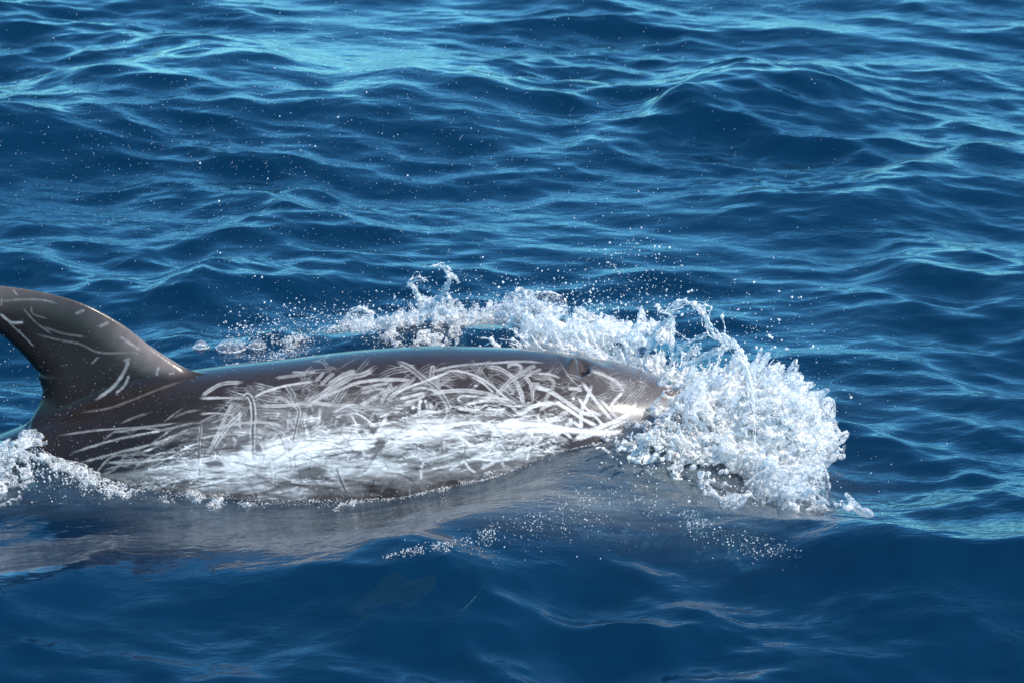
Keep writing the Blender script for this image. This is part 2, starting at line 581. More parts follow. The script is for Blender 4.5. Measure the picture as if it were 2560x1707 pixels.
def ellipsoid(f, xs, ys, zs, c, r, rot):
    """rotated ellipsoid united with the field; rot = 3x3 whose rows are the axes"""
    b = max(r) * 1.2
    ix = np.where(np.abs(xs - c[0]) < b)[0]; iy = np.where(np.abs(ys - c[1]) < b)[0]; iz = np.where(np.abs(zs - c[2]) < b)[0]
    X, Y, Z = np.meshgrid(xs[ix] - c[0], ys[iy] - c[1], zs[iz] - c[2], indexing='ij')
    q = 0
    for a in range(3):
        q = q + ((rot[a][0] * X + rot[a][1] * Y + rot[a][2] * Z) / r[a])**2
    g = (1 - np.sqrt(q)) * min(r)
    sub = np.ix_(ix, iy, iz)
    f[sub] = smax(f[sub], g.astype(np.float32), 0.02)


def axes(d, n):
    d = np.array(d, float); d /= np.linalg.norm(d)
    n = np.array(n, float); n -= d * (n @ d); n /= np.linalg.norm(n)
    return [d, np.cross(n, d), n]


def graded(parts):
    out = []
    for lo, hi, s in parts:
        out += list(np.arange(lo, hi - s * 0.3, s))
    return np.array(out + [parts[-1][1]])


dxs = graded([(-3.35, -1.75, .014), (-1.75, .60, .0036)])
dys = graded([(-.62, -.34, .012), (-.34, .06, .0042), (.06, .64, .011)])
dzs = graded([(-.46, -.06, .012), (-.06, .60, .0036)])
fld = dolphin_field(dxs[:, None, None], dys[None, :, None], dzs[None, None, :])
# blowhole: a shallow crescent dent on top of the head
bp = at_y(584, 361, 0.0)
blow = np.array([bp[0], -0.045, bp[2] - .012])
add_fin(fld, dxs, dys, dzs)
ix = np.where(np.abs(dxs - blow[0]) < .12)[0]; iy = np.where(np.abs(dys - blow[1]) < .14)[0]; iz = np.where(np.abs(dzs - blow[2]) < .1)[0]
X, Y, Z = np.meshgrid(dxs[ix] - blow[0], dys[iy] - blow[1], dzs[iz] - blow[2], indexing='ij')
sub = np.ix_(ix, iy, iz)
lipx = X + Y * Y * 5.0
dent = 0.034 * np.exp(-(lipx / 0.015)**2 - (Y / 0.040)**2)
hump = 0.022 * np.exp(-((lipx + 0.034) / 0.022)**2 - (Y / 0.055)**2) + 0.006 * np.exp(-((lipx - 0.05) / 0.03)**2 - (Y / 0.06)**2)
fld[sub] += (hump - dent).astype(np.float32)
for s in (-1, 1):
    ellipsoid(fld, dxs, dys, dzs, (-.12, s * .36, -.22), (.26, .075, .022), axes((-.45, s * .7, -.45), (0, 0, 1)))
    ellipsoid(fld, dxs, dys, dzs, (-3.08, s * .22, -.32), (.30, .11, .020), axes((-.35, s * 1.0, 0), (0, 0, 1)))
DV, DQ = surface_nets(fld, dxs, dys, dzs)
del fld

# --- skin colours: dark grey-brown, white flank, criss-cross tooth-rake scars
SS = 3                                    # layout map: SS samples per pixel of a 1024-wide side view
MW, MH = 760 * SS, 300 * SS               # u from -40, v from 270
scar = np.zeros((MH, MW), np.float32)


def stroke(pts, w, a, hollow=0.0, taper=0.32, vary=1.0):
    """pts in side-view coordinates"""
    P = np.asarray(pts, float)
    L = np.sum(np.hypot(*np.diff(P, axis=0).T))
    C = catmull(P, max(4, int(L * SS * 0.9)))
    n = len(C)
    amp = np.interp(np.arange(n), np.linspace(0, n, 2 + n // 16), 1 + vary * srng.uniform(-.35, .18, 2 + n // 16))
    wob = np.interp(np.arange(n), np.linspace(0, n, 2 + n // 10), 1 + vary * srng.uniform(-.3, .2, 2 + n // 10))
    for i, (u, v) in enumerate(C):
        t = i / max(1, n - 1)
        e = min(1, t / taper + .25, (1 - t) / taper + .25)
        ww = w * (0.4 + 0.6 * e) * wob[i]
        cx, cy = (u + 40) * SS, (v - 270) * SS
        R = int(ww * SS * 1.5) + 2
        x0, x1 = int(cx) - R, int(cx) + R + 1; y0, y1 = int(cy) - R, int(cy) + R + 1
        if x0 < 0 or y0 < 0 or x1 >= MW or y1 >= MH: continue
        yy, xx = np.mgrid[y0:y1, x0:x1]
        d = np.hypot(xx - cx, yy - cy) / (ww * SS)
        k = a * amp[i] * e * np.clip((1.15 - d) / 0.45, 0, 1)
        if hollow:
            tmp_core[y0:y1, x0:x1] = np.maximum(tmp_core[y0:y1, x0:x1], np.clip((0.62 - d) / 0.4, 0, 1) * hollow)
        tmp[y0:y1, x0:x1] = np.maximum(tmp[y0:y1, x0:x1], k)


def window(pts):
    us = [p[0] for p in pts]; vs = [p[1] for p in pts]
    return (slice(max(0, int((min(vs) - 278) * SS)), max(1, int((max(vs) - 262) * SS))), slice(max(0, int((min(us) + 28) * SS)), max(1, int((max(us) + 52) * SS))))


srng = np.random.default_rng(21)


def draw(pts, w, a, hollow=0.0, taper=.32, vary=1.0):
    W_ = window(pts)
    tmp[W_] = 0; tmp_core[W_] = 0
    stroke(pts, w, a, hollow, taper, vary)
    k = tmp[W_] * (1 - tmp_core[W_])
    scar[W_] = np.maximum(scar[W_] * (1 - 0.55 * tmp_core[W_] * (tmp[W_] > 0)), k)


tmp = np.zeros_like(scar); tmp_core = np.zeros_like(scar)


def frame(x0, y0, k):
    return lambda *p: [((x0 + x / k) * 0.4, (y0 + y / k) * 0.4) for x, y in p]


FA, FB, FC, FD = frame(500, 860, 3.92), frame(900, 860, 3.92), frame(1250, 860, 3.92), frame(0, 680, 2.8)


def core_v(u):
    return np.interp(u, [60, 150, 231, 302, 421, 533, 600], [480, 474, 464, 451, 430, 426, 432])


srng = np.random.default_rng(21)
# faint fill of short rakes over the flank, dense along the white band
for i in range(1500):
    u = srng.uniform(110, 560)
    c = core_v(u)
    wgt = np.interp(u, [110, 200, 300, 560], [0.35, .9, 1.0, .8])
    off = srng.normal(2, 27)
    if srng.random() > wgt: continue
    if u > 480: off = srng.normal(8, 16)
    v = c + off
    if v < np.interp(u, [100, 200, 300, 400, 560], [420, 395, 385, 378, 400]): continue
    near = math.exp(-(off / 22)**2)
    L = srng.uniform(8, 34) * (1.2 if near > .5 else .9)
    a = srng.normal(-0.14, 0.30) if srng.random() < 0.60 else srng.uniform(-1.6, 1.6)
    if u < 210: a = srng.normal(-0.30, 0.22); L *= 1.5
    cv = srng.normal(0, 0.10) * L
    du, dv = math.cos(a) * L / 2, math.sin(a) * L / 2
    inten = srng.uniform(.35, .75) * (0.65 + 0.5 * near) * np.interp(u, [110, 230, 300], [.45, .8, 1])
    draw([(u - du, v - dv), (u + dv / L * cv, v - cv), (u + du, v + dv)], srng.uniform(.45, 1.0) * srng.uniform(.8, 1.6), inten, 0.5 if srng.random() < .4 else 0)
# the solid white band
vv, uu = np.mgrid[0:MH, 0:MW]
UU = uu / SS - 40; VV = vv / SS + 270
blot = np.fft.irfft2(np.fft.rfft2(srng.standard_normal((MH, MW))) * np.exp(-((np.fft.fftfreq(MH)[:, None] * 24)**2 + (np.fft.rfftfreq(MW)[None, :] * 75)**2) * 3), s=(MH, MW))
blot /= blot.std()
blot2 = np.fft.irfft2(np.fft.rfft2(srng.standard_normal((MH, MW))) * np.exp(-((np.fft.fftfreq(MH)[:, None] * 7)**2 + (np.fft.rfftfreq(MW)[None, :] * 26)**2) * 3), s=(MH, MW))
blot2 /= blot2.std()
off = VV - core_v(UU)
halfw = np.interp(UU, [100, 200, 240, 330, 430, 520, 565], [2, 12, 19, 17, 13, 9, 3])
band = np.exp(-np.abs(off / halfw)**2.6)
below = np.exp(-((off - 24) / 26)**2) * np.interp(UU, [120, 220, 330, 470, 520, 560], [.0, .44, .52, .50, .36, 0])
above = np.exp(-((off + 26) / 22)**2) * np.interp(UU, [120, 220, 280, 380, 430, 560], [.0, .24, .26, .18, .05, .0])
zone = np.clip(band * (1.02 + 0.10 * blot + .04 * blot2), 0, 1)
zone = np.maximum(zone, np.clip(below * (1.0 + 0.30 * blot + .16 * blot2), 0, .86))
zone = np.maximum(zone, np.clip(above * (0.9 + 0.35 * blot + .2 * blot2), 0, .6))
zone *= np.interp(UU, [120, 200, 260], [.2, .75, 1])
scar = np.maximum(scar, zone.astype(np.float32) * 0.97)


def dark_patch(pts, soft=3.5, to=0.22):
    global scar
    P = np.asarray(pts, float)
    sd = poly_sd(UU[::1], VV[::1], P)
    sd = sd + blot2 * 0.7 + .6
    k = np.clip(sd / soft + .5, 0, 1)
    scar = (scar * (1 - k) + to * k).astype(np.float32)


for P_ in (FA((870, 1310), (1000, 1220), (1150, 1185), (1250, 1240), (1130, 1300), (1000, 1310)), FA((760, 1370), (860, 1320), (1330, 1380), (1390, 1450), (1180, 1460), (1050, 1400), (880, 1390), (700, 1430)),
           FA((1640, 1060), (1740, 930), (1850, 950), (1760, 1060)), FA((1520, 740), (1570, 710), (1690, 800), (1770, 810), (1700, 870), (1640, 830)), FA((1480, 1030), (1590, 1060), (1560, 1085), (1490, 1055)),
           FA((1530, 870), (1580, 840), (1620, 880)), FA((1190, 640), (1260, 625), (1290, 700), (1280, 760), (1190, 760)), FA((800, 760), (850, 730), (860, 800)), FA((300, 560), (420, 560), (390, 650), (310, 660)),
           FA((60, 1150), (200, 1130), (230, 1190), (80, 1200)), FB((1190, 700), (1300, 695), (1420, 720), (1400, 750), (1200, 745)), FB((930, 815), (1050, 800), (1180, 805), (1050, 828)), FB((860, 1260), (1040, 1270), (1000, 1310), (880, 1320)),
           FB((960, 1200), (1060, 1160), (1240, 1130), (1150, 1240), (1090, 1220)), FB((1180, 1225), (1330, 1150), (1400, 1200)), FB((1400, 1160), (1550, 1140), (1480, 1190)), FB((1160, 905), (1270, 900), (1280, 925)),
           FB((1530, 980), (1640, 940), (1600, 980)), FA((370, 900), (470, 880), (480, 960), (360, 1040), (240, 1040)), FA((620, 640), (670, 650), (600, 700)), FA((510, 790), (540, 790), (540, 860), (510, 860)), FA((545, 980), (600, 980), (600, 1040), (550, 1050))):
    dark_patch(P_)

T_ = [  # traced rakes: points, half width, strength, hollow core
    (FA((20, 500), (120, 430), (230, 380), (420, 368)), 2.2, .55, .5), (FA((0, 525), (200, 520), (430, 525)), 1.6, .5, 0),
    (FA((430, 520), (470, 495), (510, 560), (525, 700), (515, 850), (520, 1100)), 3.6, .62, 1.0), (FA((330, 560), (270, 660), (220, 770), (120, 980), (60, 1090)), 2.2, .55, .4),
    (FA((440, 650), (300, 770), (200, 900), (90, 1080)), 2.6, .62, .7), (FA((520, 520), (640, 460), (800, 410), (1000, 375), (1120, 360)), 1.5, .62, .0),
    (FA((740, 325), (900, 305), (1060, 285)), 1.9, .48, .3), (FA((900, 270), (1140, 268)), 1.2, .45, 0), (FA((1130, 360), (1180, 310), (1215, 265)), 2.0, .52, .4), (FA((1180, 400), (1260, 320), (1310, 285)), 2.2, .5, .4),
    (FA((1000, 600), (1200, 480), (1400, 340), (1600, 290), (1690, 248)), 3.0, .56, .5), (FA((1250, 400), (1400, 300), (1520, 260)), 3.0, .5, .2), (FA((1150, 500), (1350, 400), (1500, 310)), 2.6, .5, .3),
    (FA((1010, 640), (1150, 540), (1350, 450), (1550, 370), (1750, 345), (1950, 350)), 1.9, .66, .3), (FA((850, 400), (900, 470), (920, 520)), 3.2, .5, .9), (FA((830, 480), (900, 570), (970, 640), (950, 760), (920, 900), (905, 980)), 2.8, .6, .9),
    (FA((720, 560), (780, 520), (860, 560), (940, 600)), 2.2, .5, .4), (FA((540, 600), (700, 600), (900, 590), (1100, 570), (1300, 590), (1500, 600), (1700, 620), (1900, 680)), 2.2, .6, .4),
    (FA((0, 680), (150, 670), (350, 690)), 1.2, .4, 0), (FA((60, 830), (250, 800), (420, 770), (650, 760), (850, 810)), 1.6, .52, .2), (FA((660, 770), (780, 850), (900, 980)), 2.0, .62, .8), (FA((1040, 660), (1000, 780), (980, 890)), 2.0, .6, .6),
    (FA((1180, 620), (1170, 720), (1150, 800)), 1.8, .55, .2), (FA((1400, 690), (1520, 670), (1620, 720), (1720, 800), (1780, 790)), 1.4, .7, 0), (FA((1480, 690), (1520, 760), (1525, 850)), 1.3, .65, 0), (FA((1650, 980), (1740, 860), (1830, 700)), 2.2, .9, 0),
    (FA((1560, 600), (1700, 520), (1850, 420)), 2.0, .6, .4), (FA((1770, 590), (1830, 480), (1950, 400)), 1.8, .6, .4), (FA((780, 1280), (880, 1250), (1000, 1180)), 1.4, .8, .2), (FA((870, 1330), (1050, 1350), (1350, 1365)), 1.9, .8, .6),
    (FA((1340, 1210), (1370, 1310), (1430, 1440)), 3.6, .6, 1.0), (FA((540, 1440), (660, 1400), (740, 1370)), 1.4, .8, .8), (FA((740, 1370), (760, 1290), (800, 1200)), 1.6, .8, .5), (FA((590, 960), (640, 1050)), 1.6, .6, 0),
    (FA((860, 720), (860, 840)), 1.5, .55, .2), (FA((1090, 690), (1100, 760)), 1.5, .55, 0), (FA((320, 900), (345, 950), (330, 1030)), 2.0, .5, .3), (FA((390, 640), (385, 760), (400, 830)), 1.3, .5, 0), (FA((0, 920), (200, 880), (480, 880)), 1.3, .45, 0),
    (FB((370, 170), (480, 220), (620, 330), (740, 420), (820, 520), (890, 640)), 3.4, .55, .75), (FB((280, 500), (440, 430), (600, 370), (760, 310), (890, 260)), 1.6, .72, 0), (FB((830, 260), (960, 258), (1120, 300), (1280, 390), (1430, 520), (1580, 620)), 1.5, .68, 0),
    (FB((1090, 315), (1200, 370), (1320, 480)), 1.3, .65, 0), (FB((640, 280), (850, 225), (1050, 195), (1300, 180), (1600, 165), (1800, 180)), 1.6, .48, .0), (FB((700, 310), (715, 215)), 3.0, .62, .7),
    (FB((1230, 215), (1350, 230), (1460, 290), (1530, 370), (1580, 480), (1600, 600)), 2.6, .68, .5), (FB((1620, 310), (1680, 410), (1695, 560)), 2.0, .7, .7), (FB((1640, 270), (1500, 330), (1400, 430), (1330, 500)), 2.6, .6, .5),
    (FB((1450, 230), (1480, 190), (1560, 200), (1580, 240), (1540, 300)), 2.2, .55, .2), (FB((1560, 310), (1650, 230), (1720, 210)), 2.0, .6, .5), (FB((1600, 330), (1700, 270), (1775, 240)), 1.8, .6, .5), (FB((1740, 285), (1850, 290), (1960, 325)), 1.5, .55, 0),
    (FB((670, 490), (850, 455), (1050, 450), (1250, 480), (1400, 540), (1560, 570)), 2.4, .7, .35), (FB((500, 440), (600, 420), (740, 450), (830, 480)), 1.8, .6, .2), (FB((400, 530), (520, 500), (640, 470)), 2.0, .65, .2), (FB((430, 570), (540, 540), (650, 490)), 1.8, .65, .2),
    (FB((1000, 560), (960, 530), (1010, 500), (1150, 510), (1300, 520), (1500, 530)), 1.5, .65, 0), (FB((940, 620), (1100, 640), (1280, 680), (1430, 640)), 2.2, .8, .5), (FB((1020, 590), (1200, 550), (1350, 560), (1480, 600), (1580, 680), (1700, 570)), 2.0, .75, .3),
    (FB((1640, 630), (1740, 590), (1900, 560)), 2.0, .7, .3), (FB((1700, 410), (1800, 430), (1900, 480), (1960, 510)), 2.4, .7, .3), (FB((1760, 350), (1850, 330), (1900, 380), (1850, 480), (1800, 560)), 2.0, .6, .7), (FB((590, 700), (580, 600), (600, 540)), 2.0, .8, 0),
    (FB((640, 540), (660, 620)), 1.4, .7, 0), (FB((540, 330), (400, 430), (250, 560)), 2.6, .6, .4), (FB((200, 580), (260, 460), (310, 380)), 2.2, .65, .6), (FB((0, 370), (150, 345), (350, 340), (520, 350)), 2.0, .62, .2), (FB((0, 430), (150, 400), (290, 370)), 1.8, .6, .4),
    (FB((0, 480), (130, 440), (260, 430)), 1.6, .6, .4), (FB((930, 880), (1000, 990), (1080, 1090)), 1.5, .85, .8), (FB((950, 890), (1090, 980)), 1.5, .9, 0), (FB((1290, 900), (1290, 980), (1240, 1070), (1080, 1110)), 1.8, .9, .2), (FB((590, 1330), (600, 1220), (630, 1130)), 1.6, .85, .5),
    (FB((1030, 1150), (1080, 1220), (1130, 1250)), 1.8, .75, 0), (FB((1180, 1220), (1310, 1150), (1390, 1050)), 2.0, .8, .2), (FB((1380, 1100), (1410, 1200)), 1.4, .7, .4), (FB((850, 1250), (950, 1180), (1100, 1120), (1400, 1130), (1620, 1050), (1760, 930)), 1.6, .85, .2),
    (FB((1440, 1010), (1600, 930), (1720, 830)), 2.0, .85, .3), (FB((1200, 1110), (1500, 1060), (1680, 930)), 1.6, .7, .2), (FB((700, 610), (690, 590)), 2.6, .7, .3), (FB((520, 620), (525, 600)), 2.4, .7, .2),
    (FC((330, 420), (480, 450), (650, 560), (800, 660), (960, 700)), 2.4, .78, .25), (FC((530, 545), (650, 620), (800, 720), (960, 800)), 2.0, .8, .1), (FC((805, 365), (880, 470), (980, 600), (1100, 740)), 1.9, .78, .3), (FC((900, 400), (850, 530), (800, 650), (795, 860)), 2.1, .8, .3),
    (FC((760, 510), (850, 630), (960, 730), (1010, 790)), 1.5, .78, 0), (FC((980, 530), (1080, 640), (1160, 730)), 1.6, .7, .5), (FC((670, 430), (740, 430), (800, 450)), 2.0, .72, .3), (FC((716, 525), (722, 526)), 1.8, .8, 0), (FC((390, 640), (480, 590), (550, 565)), 2.0, .7, .3),
    (FC((460, 770), (560, 710), (670, 650)), 2.4, .82, .5), (FC((640, 790), (690, 770), (690, 725)), 2.6, .7, .4), (FC((880, 250), (1020, 300), (1150, 370), (1220, 470)), 2.0, .6, .2), (FC((1080, 600), (1140, 530), (1200, 470)), 1.8, .7, .2),
    (FC((720, 940), (850, 860), (1000, 800), (1150, 740), (1300, 660)), 2.6, .85, .3), (FC((760, 930), (900, 880), (1100, 810), (1280, 720)), 1.8, .8, .3), (FC((480, 820), (600, 840), (710, 920)), 1.8, .8, .3), (FC((0, 1130), (200, 1040), (340, 980), (430, 870)), 1.7, .85, .2),
    (FC((300, 380), (390, 385)), 1.8, .6, .3), (FC((1250, 680), (1340, 570)), 2.2, .6, .3), (FC((540, 870), (620, 960)), 2.6, .6, .6), (FC((420, 780), (440, 800)), 4.0, .8, 0), (FC((720, 760), (800, 810)), 1.8, .8, 0), (FC((860, 640), (990, 690)), 1.8, .7, .2),
    (FD((670, 890), (780, 810), (840, 740), (880, 670), (905, 600)), 1.9, .55, .3), (FD((810, 845), (870, 790), (905, 715)), 1.4, .5, .2), (FD((0, 290), (80, 350), (165, 350)), 1.6, .6, 0), (FD((60, 350), (150, 430), (240, 520)), 1.0, .4, 0),
    (FD((160, 250), (250, 350), (360, 430)), .9, .28, 0), (FD((220, 240), (230, 290), (330, 325)), 1.0, .25, 0), (FD((640, 640), (690, 590)), 1.0, .35, 0), (FD((1095, 720), (1110, 660)), 1.4, .4, 0), (FD((1185, 710), (1220, 700)), 1.2, .35, 0),
    (FD((0, 205), (150, 190), (300, 195), (400, 220)), 1.3, .3, 0), (FD((250, 430), (400, 470), (560, 500), (700, 560), (950, 560)), 1.2, .24, 0), (FD((300, 380), (450, 430), (600, 450)), 1.4, .2, 0), (FD((560, 980), (750, 950), (900, 900), (1100, 820), (1300, 750)), 1.6, .13, .0),
    (FD((90, 120), (120, 160)), 1.3, .35, 0), (FD((530, 290), (590, 265)), 1.8, .35, 0), (FD((700, 380), (760, 350)), 2.0, .35, 0), (FD((840, 450), (980, 540)), 1.8, .35, 0), (FD((860, 620), (910, 600)), 1.2, .3, 0), (FD((5, 235), (15, 180)), 1.0, .35, 0),
    (FD((400, 1140), (700, 1100), (1000, 1080), (1250, 1050)), 1.2, .28, 0), (FD((500, 1260), (800, 1170), (1100, 1110), (1400, 1040)), 1.4, .33, .2), (FD((560, 1330), (900, 1240), (1200, 1170)), 1.4, .36, .2), (FD((900, 1250), (1150, 1170), (1330, 1090)), 1.4, .4, .2),
    (FD((1000, 1400), (1200, 1280), (1360, 1200)), 1.5, .42, .2), (FD((1400, 1450), (1390, 1250), (1410, 1040)), 2.4, .42, .8), (FD((800, 1120), (1000, 1090), (1200, 1110)), 1.0, .3, 0), (FD((740, 1330), (1000, 1320), (1250, 1290)), 1.3, .36, 0), (FD((900, 1400), (1150, 1380), (1220, 1330)), 1.3, .36, 0),
]
# faint older rakes higher on the back and forward on the head, often in parallel pairs
for i in range(330):
    u = srng.uniform(225, 640); v = srng.uniform(362, 425) + max(0, u - 560) * .25
    if u < 300: v = srng.uniform(385, 430)
    L = srng.uniform(8, 38); a = srng.choice([-.25, .5, -.7, .1]) + srng.normal(0, .3); b = srng.normal(0, 3)
    du, dv = math.cos(a) * L / 2, math.sin(a) * L / 2
    q_ = srng.uniform(.2, .55); w_ = srng.uniform(.4, .8)
    for m_ in range(srng.integers(1, 4)):
        ox, oy = -math.sin(a) * 2.6 * m_, math.cos(a) * 2.6 * m_
        draw([(u - du + ox, v - dv + oy), (u + ox - math.sin(a) * b, v + oy + math.cos(a) * b), (u + du + ox, v + dv + oy)], w_, q_ * srng.uniform(.7, 1))
for p_, w_, a_, h_ in T_:
    draw(p_, w_ * .84, min(1, a_ * 1.12), h_, .14, .5)
# fine light and dark hairlines through the white
for i in range(900):
    u = srng.uniform(150, 560); v = core_v(u) + srng.normal(4, 20)
    L = srng.uniform(10, 46); a = srng.normal(-0.12, 0.16) if srng.random() < .8 else srng.uniform(-1.5, 1.5)
    du, dv = math.cos(a) * L / 2, math.sin(a) * L / 2
    pts = [(u - du, v - dv), (u + srng.normal(0, 1.5), v + srng.normal(0, 1.5)), (u + du, v + dv)]
    W_ = window(pts)
    tmp[W_] = 0; tmp_core[W_] = 0
    stroke(pts, srng.uniform(.4, 1.0), 1.0, 0, .4)
    if srng.random() < .6:
        scar[W_] *= 1 - tmp[W_] * srng.uniform(.15, .55)
    else:
        scar[W_] += (srng.uniform(.8, 1.0) - scar[W_]) * tmp[W_] * .8 * (scar[W_] > .25)
grit = np.fft.irfft2(np.fft.rfft2(srng.standard_normal((MH, MW))) * np.exp(-((np.fft.fftfreq(MH)[:, None] * 3.5)**2 + (np.fft.rfftfreq(MW)[None, :] * 9)**2) * 3), s=(MH, MW))
grit /= grit.std()
scar = np.clip(scar * (1 + 0.05 * blot2 + 0.08 * grit), 0, 1)
scar *= np.interp(VV, [340, 375, 420, 440], [.62, .70, .93, 1.0])

near = DV.copy()
near[:, 1] = -np.abs(near[:, 1])
su, sv = side_uv(near)
lit = bilinear(np.ascontiguousarray(scar.T), np.clip((su + 40) * SS, 1, MW - 3), np.clip((sv - 270) * SS, 1, MH - 3))
inside_map = (su > -38) & (su < 718) & (sv > 272) & (sv < 568)
lit = np.where(inside_map, lit, 0.0)
# base skin: darker towards the tail and on the fin, paler grey-brown on the head
skin_noise = trilinear(noise3((64, 64, 64), 6.0, 5), DV[:, 0] * 26, DV[:, 1] * 26, DV[:, 2] * 26)
skin_streak = trilinear(noise3((64, 64, 64), 5.0, 6), DV[:, 0] * 14, DV[:, 1] * 60, DV[:, 2] * 60)
head = smooth01((DV[:, 0] - 0.05) / 0.45)
aft = smooth01((-0.75 - DV[:, 0]) / 0.5)
base = np.array([0.0250, 0.0200, 0.0198])[None, :] * (1 - head[:, None]) + np.array([0.105, 0.092, 0.090])[None, :] * head[:, None]
base = base * (1 - 0.45 * aft[:, None]) * (1 + 0.16 * skin_noise[:, None] + 0.10 * skin_streak[:, None])
# worn pale leading edge of the fin
ledge = catmull(FIN[[8, 19, 29, 40, 50, 56]], 80)
dle = np.min(np.hypot(DV[:, 0][:, None] - ledge[None, ::4, 0], DV[:, 2][:, None] - ledge[None, ::4, 1]), axis=1)
onfin = smooth01((DV[:, 2] - 0.30) / 0.04) * smooth01((-0.97 - DV[:, 0]) / 0.10)
wear = onfin * (np.exp(-(dle / 0.060)**2) * np.clip(0.5 + 0.35 * skin_noise, 0.1, 1))
base = base + wear[:, None] * np.array([0.16, 0.135, 0.125])
# pale lips
jl = catmull(np.array(FC((1280, 700), (1420, 640), (1550, 620), (1700, 590), (1830, 535))), 40)
dj = np.min(np.hypot(su[:, None] - jl[None, :, 0], sv[:, None] - jl[None, :, 1]), axis=1)
lips = np.where(DV[:, 0] > 0.3, np.exp(-(dj / 8.0)**2) * np.clip(0.75 + 0.3 * skin_noise, 0, 1), 0)
lit = np.maximum(lit, lips * 0.34)
white = np.array([0.80, 0.80, 0.79])
k = (np.clip(lit, 0, 1)**1.25)[:, None]
skin = base * (1 - k) + white * k
dolphin = link_mesh('dolphin', DV, DQ, M_SKIN)
ca = dolphin.data.attributes.new('skin', 'FLOAT_COLOR', 'POINT')
ca.data.foreach_set('color', np.hstack([np.clip(skin, 0, 1), np.ones((len(DV), 1))]).astype(np.float32).ravel())
tag(dolphin, 'dark grey dolphin covered in pale scratch scars, swimming half out of the water', 'dolphin')
# ------------------------------------------------------------------ splash, foam and spray
def foam_material(name, clear, white=(0.95, 0.955, 0.95, 1), scale=30.0, lo=0.38, hi=0.62, fine=170.0, holes=0.3, gloss=0.5, attr=False):
    """aerated water: bubble-white in patches, clear water between, fine bubbles all through"""
    m, nt = new_mat(name)
    L = nt.links.new
    tc = N(nt, 'ShaderNodeNewGeometry')
    nz = N(nt, 'ShaderNodeTexNoise', Scale=scale, Detail=3.0, Roughness=0.65)
    L(tc.outputs['Position'], nz.inputs['Vector'])
    mr = N(nt, 'ShaderNodeMapRange'); mr.inputs['From Min'].default_value = lo; mr.inputs['From Max'].default_value = hi
    mr.inputs['To Min'].default_value = clear; mr.inputs['To Max'].default_value = clear * 0.15
    L(nz.outputs['Fac'], mr.inputs['Value'])
    nf = N(nt, 'ShaderNodeTexNoise', Scale=fine, Detail=3.0, Roughness=0.7)
    L(tc.outputs['Position'], nf.inputs['Vector'])
    mf = N(nt, 'ShaderNodeMapRange'); mf.inputs['From Min'].default_value = 0.42; mf.inputs['From Max'].default_value = 0.62
    mf.inputs['To Min'].default_value = holes; mf.inputs['To Max'].default_value = -holes
    L(nf.outputs['Fac'], mf.inputs['Value'])
    ad = N(nt, 'ShaderNodeMath', operation='ADD', use_clamp=True); L(mr.outputs[0], ad.inputs[0]); L(mf.outputs[0], ad.inputs[1])
    fac = ad.outputs[0]
    if attr:                                   # thick water is whiter than its thin edges
        at = N(nt, 'ShaderNodeAttribute', attribute_name='thin')
        mu = N(nt, 'ShaderNodeMath', operation='MULTIPLY'); L(fac, mu.inputs[0]); L(at.outputs['Fac'], mu.inputs[1])
        fac = mu.outputs[0]
    d = N(nt, 'ShaderNodeBsdfDiffuse', Color=white)
    t = N(nt, 'ShaderNodeBsdfTranslucent', Color=white)
    dt = N(nt, 'ShaderNodeMixShader'); dt.inputs[0].default_value = 0.45
    L(d.outputs[0], dt.inputs[1]); L(t.outputs[0], dt.inputs[2])
    tr = N(nt, 'ShaderNodeBsdfTransparent', Color=(0.97, 0.99, 1.0, 1))
    body = N(nt, 'ShaderNodeMixShader')
    L(fac, body.inputs[0]); L(dt.outputs[0], body.inputs[1]); L(tr.outputs[0], body.inputs[2])
    gl = N(nt, 'ShaderNodeBsdfGlossy', Roughness=0.12)
    lw = N(nt, 'ShaderNodeLayerWeight', Blend=0.5)
    p5 = N(nt, 'ShaderNodeMath', operation='POWER'); L(lw.outputs['Facing'], p5.inputs[0]); p5.inputs[1].default_value = 5.0
    ma = N(nt, 'ShaderNodeMath', operation='MULTIPLY_ADD'); L(p5.outputs[0], ma.inputs[0]); ma.inputs[1].default_value = gloss; ma.inputs[2].default_value = 0.02
    mx = N(nt, 'ShaderNodeMixShader')
    L(ma.outputs[0], mx.inputs[0]); L(body.outputs[0], mx.inputs[1]); L(gl.outputs[0], mx.inputs[2])
    out = N(nt, 'ShaderNodeOutputMaterial'); L(mx.outputs[0], out.inputs[0])
    return m


M_FOAM = foam_material('splash_foam', 0.85, holes=0.4, gloss=.3, attr=True, fine=150.0)
M_LACE = foam_material('bubbly_water', 0.85, scale=40.0, lo=0.42, hi=0.72, holes=0.4, gloss=.35, attr=True)
M_DROP = foam_material('spray_drops', 0.30, scale=60.0, holes=0.1, gloss=.6)
M_FROTH = foam_material('froth_bubbles', 0.70, scale=25.0, lo=.36, hi=.66, holes=0.2, gloss=.6)
M_SHEET = foam_material('water_film', 0.965, scale=60.0, lo=0.50, hi=1.15, fine=60.0, holes=0.03, gloss=.55)
M_BUBBLE = foam_material('bubble_film', 0.90, scale=60.0, lo=0.45, hi=0.95, holes=0.05, gloss=.9)
M_JET = foam_material('water_jets', 0.60, scale=80.0, holes=0.3, gloss=.5)


